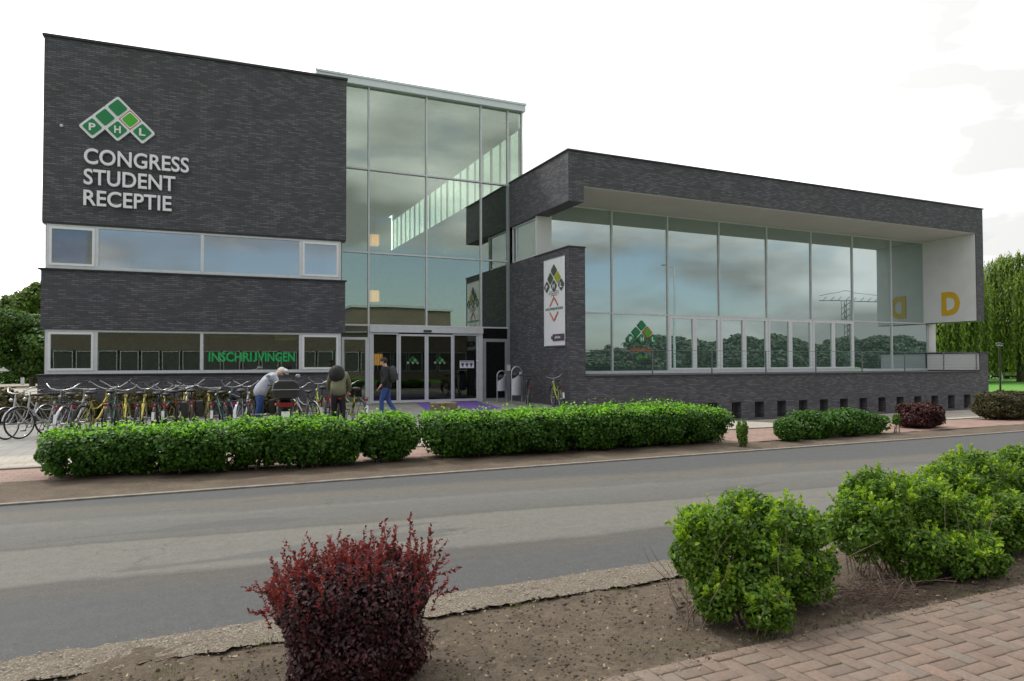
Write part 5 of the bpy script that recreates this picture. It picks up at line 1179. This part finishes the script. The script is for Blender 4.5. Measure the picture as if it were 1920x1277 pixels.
def person(loc, rz, label, J, top, bottom, hair, shoe, topm, cap=None, look=(0, 1, 0), bulk=1.0):
    """J: joint dict pelvis, chest, neck, head, sh/el/ha L R, hip/kn/an L R, toe L R (local, facing +Y)"""
    o = empty('person', loc, rz, label, 'person', 'people near the entrance and bicycles')
    V = lambda k: Vector(J[k])
    nodes = []; edges = []; ix = {}
    def nd(k, p, r, frm=None):
        ix[k] = len(nodes); nodes.append((tuple(p), r))
        if frm is not None: edges.append((ix[frm], ix[k]))
    nd('pel', V('pel'), .10); nd('mid', (V('pel')+V('chest'))/2, .085, 'pel'); nd('ch', V('chest'), .09, 'mid'); nd('nk', V('neck'), .055, 'ch')
    hd = V('head'); d = (hd-V('neck')).normalized(); nd('h1', hd-d*.06, .075, 'nk'); nd('h2', hd+d*.05, .088, 'h1')
    lk = Vector(look).normalized()
    nd('nose', hd+lk*.115-d*.02, .012, 'h1')
    for s_ in 'LR':
        nd('sh'+s_, V('sh'+s_), .042, 'ch'); nd('el'+s_, V('el'+s_), .036, 'sh'+s_); nd('ha'+s_, V('ha'+s_), .028, 'el'+s_)
        fd = (V('ha'+s_)-V('el'+s_)).normalized(); sidev = fd.cross(Vector((0, 1, .3))).normalized(); nd('pa'+s_, V('ha'+s_)+fd*.06, .032, 'ha'+s_)
        for k in range(4):
            off = sidev*(k-1.5)*.021; L = (.070, .082, .078, .060)[k]; cu_ = Vector((0, .3, -.3))*.05
            nd('f%d' % k+s_, V('ha'+s_)+fd*.10+off, .0095, 'pa'+s_); nd('g%d' % k+s_, V('ha'+s_)+fd*(.10+L*.6)+off+cu_*.5, .0085, 'f%d' % k+s_); nd('t%d' % k+s_, V('ha'+s_)+fd*(.10+L*.9)+off+cu_*1.4, .007, 'g%d' % k+s_)
        nd('th'+s_, V('ha'+s_)+fd*.05+sidev*.055, .011, 'pa'+s_); nd('tt'+s_, V('ha'+s_)+fd*.09+sidev*.068, .009, 'th'+s_)
        nd('hi'+s_, V('hi'+s_), .085, 'pel'); nd('kn'+s_, V('kn'+s_), .055, 'hi'+s_); nd('an'+s_, V('an'+s_), .04, 'kn'+s_)
    body = skinmesh('body', nodes, edges, SKIN, o)
    side_ = lk.cross(d).normalized()
    ey = MB(); 
    for q in (-1, 1): ey.ball(tuple(hd+lk*.088+side_*.032*q+d*.012), .011, 8, 6)
    ey.build('eye', BLACKM, body, world=False)
    er = MB()
    for q in (-1, 1): er.ball(tuple(hd+side_*.088*q-d*.01), (.018, .022, .032), 8, 6)
    er.build('ear', SKIN, body, world=False)
    # top garment
    nodes, edges, ix = [], [], {}
    nd('pel', V('pel')+(V('chest')-V('pel')).normalized()*-.02-Vector((0, 0, .15)), (.20, .18)); nd('p2', V('pel')+(V('chest')-V('pel'))*.2, (.18, .16), 'pel'); nd('mid', (V('pel')+V('chest'))/2, (.175, .15), 'p2'); nd('ch', V('chest'), (.185, .15), 'mid'); nd('nk', V('neck')-(V('neck')-V('chest'))*.25, .075, 'ch')
    for s_ in 'LR': nd('sh'+s_, V('sh'+s_), .085, 'ch'); nd('el'+s_, V('el'+s_), .062, 'sh'+s_); nd('ha'+s_, V('el'+s_)+(V('ha'+s_)-V('el'+s_))*(.92 if top == 'long' else .3), .048, 'el'+s_)
    nodes = [(p_, (r_[0]*bulk, r_[1]*bulk) if isinstance(r_, tuple) else r_*bulk) for p_, r_ in nodes]
    skinmesh('jacket' if top == 'long' else 'shirt', nodes, edges, topm, o)
    nodes, edges, ix = [], [], {}
    nd('pel', V('pel')-Vector((0, 0, .01)), (.145, .135)); nd('wst', V('pel')+(V('chest')-V('pel')).normalized()*.08, (.14, .13), 'pel')
    for s_ in 'LR': nd('hi'+s_, V('hi'+s_)-Vector((0, 0, .03)), .105, 'pel'); nd('kn'+s_, V('kn'+s_), .078, 'hi'+s_); nd('an'+s_, V('an'+s_), .068, 'kn'+s_)
    skinmesh('trousers', nodes, edges, bottom, o)
    for s_ in 'LR':
        a = V('an'+s_); f = V('to'+s_); skinmesh('shoe', [(tuple(a+Vector((0, 0, -.045))), .05), (tuple((a+f)/2+Vector((0, 0, -.03))), .045), (tuple(f), .035)], [(0, 1), (1, 2)], shoe, o)
    hm = MB().ball(tuple(hd+d*.035-lk*.018), (.104, .108, .100), 14, 10); 
    for v in hm.v:
        e_ = v-hd
        if e_.dot(lk) > .05 and e_.dot(d) < .06: v -= lk*(.05)
    hm.build('hair', hair, o, world=False)
    if cap: 
        c_ = MB().ball(tuple(hd+d*.075-lk*.005), (.108, .112, .062), 14, 8).ball(tuple(hd+d*.06+lk*.11), (.07, .06, .012), 12, 6); c_.build('cap', cap, o, world=False)
    return o
HAIRW = mat('pale_hair', (.62, .58, .54), .8); HAIRD = mat('dark_hair', (.02, .016, .014), .7); SHOE = mat('dark_shoe', (.03, .03, .03), .6)
GREYJ = mat('grey_jacket', (.44, .46, .53), .85, 0, .1, 9, bump=.2); OLIVEJ = mat('olive_jacket', (.14, .14, .085), .85, 0, .15, 9); DARKJ = mat('dark_jacket', (.018, .018, .022), .8, 0, .2, 9); DARKT = mat('dark_trousers', (.018, .018, .028), .85)
# A: bending man, facing right (+X) towards the moped
person((1.55, 18.35, 0), R(-78), 'bending man in light grey jacket, pale cap and blue jeans beside the moped',
  dict(pel=(0, -.08, .88), chest=(0, .20, 1.20), neck=(0, .36, 1.32), head=(0, .47, 1.36), shL=(-.17, .24, 1.24), shR=(.17, .24, 1.24), elL=(-.19, .38, 1.00), elR=(.19, .36, .98), haL=(-.15, .50, .80), haR=(.15, .50, .78),
       hiL=(-.10, -.08, .84), hiR=(.10, -.06, .84), knL=(-.11, .02, .46), knR=(.11, -.10, .46), anL=(-.11, -.04, .09), anR=(.11, -.20, .09), toL=(-.12, .12, .035), toR=(.12, -.04, .035)),
  'long', JEANS, HAIRW, SHOE, GREYJ, WHITEP, (0, .75, -.65), 1.17)
# B: person leaning over, back to the road, black backpack
pB = person((3.26, 17.45, 0), R(-12), 'person leaning forward in olive top and dark trousers with round black backpack',
  dict(pel=(0, -.08, .88), chest=(-.02, .12, 1.23), neck=(0, .28, 1.36), head=(0, .40, 1.38), shL=(-.18, .14, 1.27), shR=(.18, .14, 1.27), elL=(-.24, .30, 1.03), elR=(.27, .26, 1.02), haL=(-.20, .46, .86), haR=(.24, .42, .84),
       hiL=(-.10, -.08, .84), hiR=(.10, -.08, .84), knL=(-.10, -.02, .46), knR=(.11, -.04, .46), anL=(-.10, -.10, .09), anR=(.12, -.12, .09), toL=(-.11, .06, .035), toR=(.13, .05, .035)),
  'long', DARKT, HAIRD, SHOE, OLIVEJ, None, (0, .6, -.8), 1.15)
bp_ = MB().ball((-.04, -.02, 1.31), (.20, .17, .22), 16, 10); bp_ = tag(bp_.build('backpack', mat('black_backpack', (.012, .012, .013), .75, 0, .2, 9)), 'round black backpack on the back of the person leaning forward', 'backpack', 'black backpacks carried by people')
bp_.location = (3.26, 17.45, 0); bp_.rotation_euler = (0, 0, R(-12))
# C: walking away to the left, dark jacket, rucksack, jeans
person((5.12, 19.95, 0), R(60), 'walking person in dark jacket and blue jeans in front of the sliding doors',
  dict(pel=(0, 0, .95), chest=(0, .03, 1.34), neck=(0, .04, 1.50), head=(0, .09, 1.62), shL=(-.19, .02, 1.42), shR=(.19, .02, 1.42), elL=(-.24, -.06, 1.14), elR=(.25, -.10, 1.15), haL=(-.23, .10, .94), haR=(.25, .0, .93),
       hiL=(-.09, 0, .90), hiR=(.09, 0, .90), knL=(-.09, .13, .50), knR=(.09, -.02, .48), anL=(-.09, .12, .09), anR=(.09, -.26, .12), toL=(-.10, .30, .035), toR=(.10, -.12, .04)),
  'long', JEANS, HAIRD, SHOE, DARKJ, None, (0, 1, -.1), 1.12)
b2 = MB().ball((0, -.18, 1.26), (.17, .13, .25), 14, 10).box(-.12, .12, -.32, -.22, 1.08, 1.28); b2 = tag(b2.build('backpack', mat('dark_rucksack', (.035, .035, .04), .75, 0, .2, 9), bevel=.02), 'dark rucksack on the back of the walking person', 'backpack', 'black backpacks carried by people')
b2.location = (5.12, 19.95, 0); b2.rotation_euler = (0, 0, R(60))
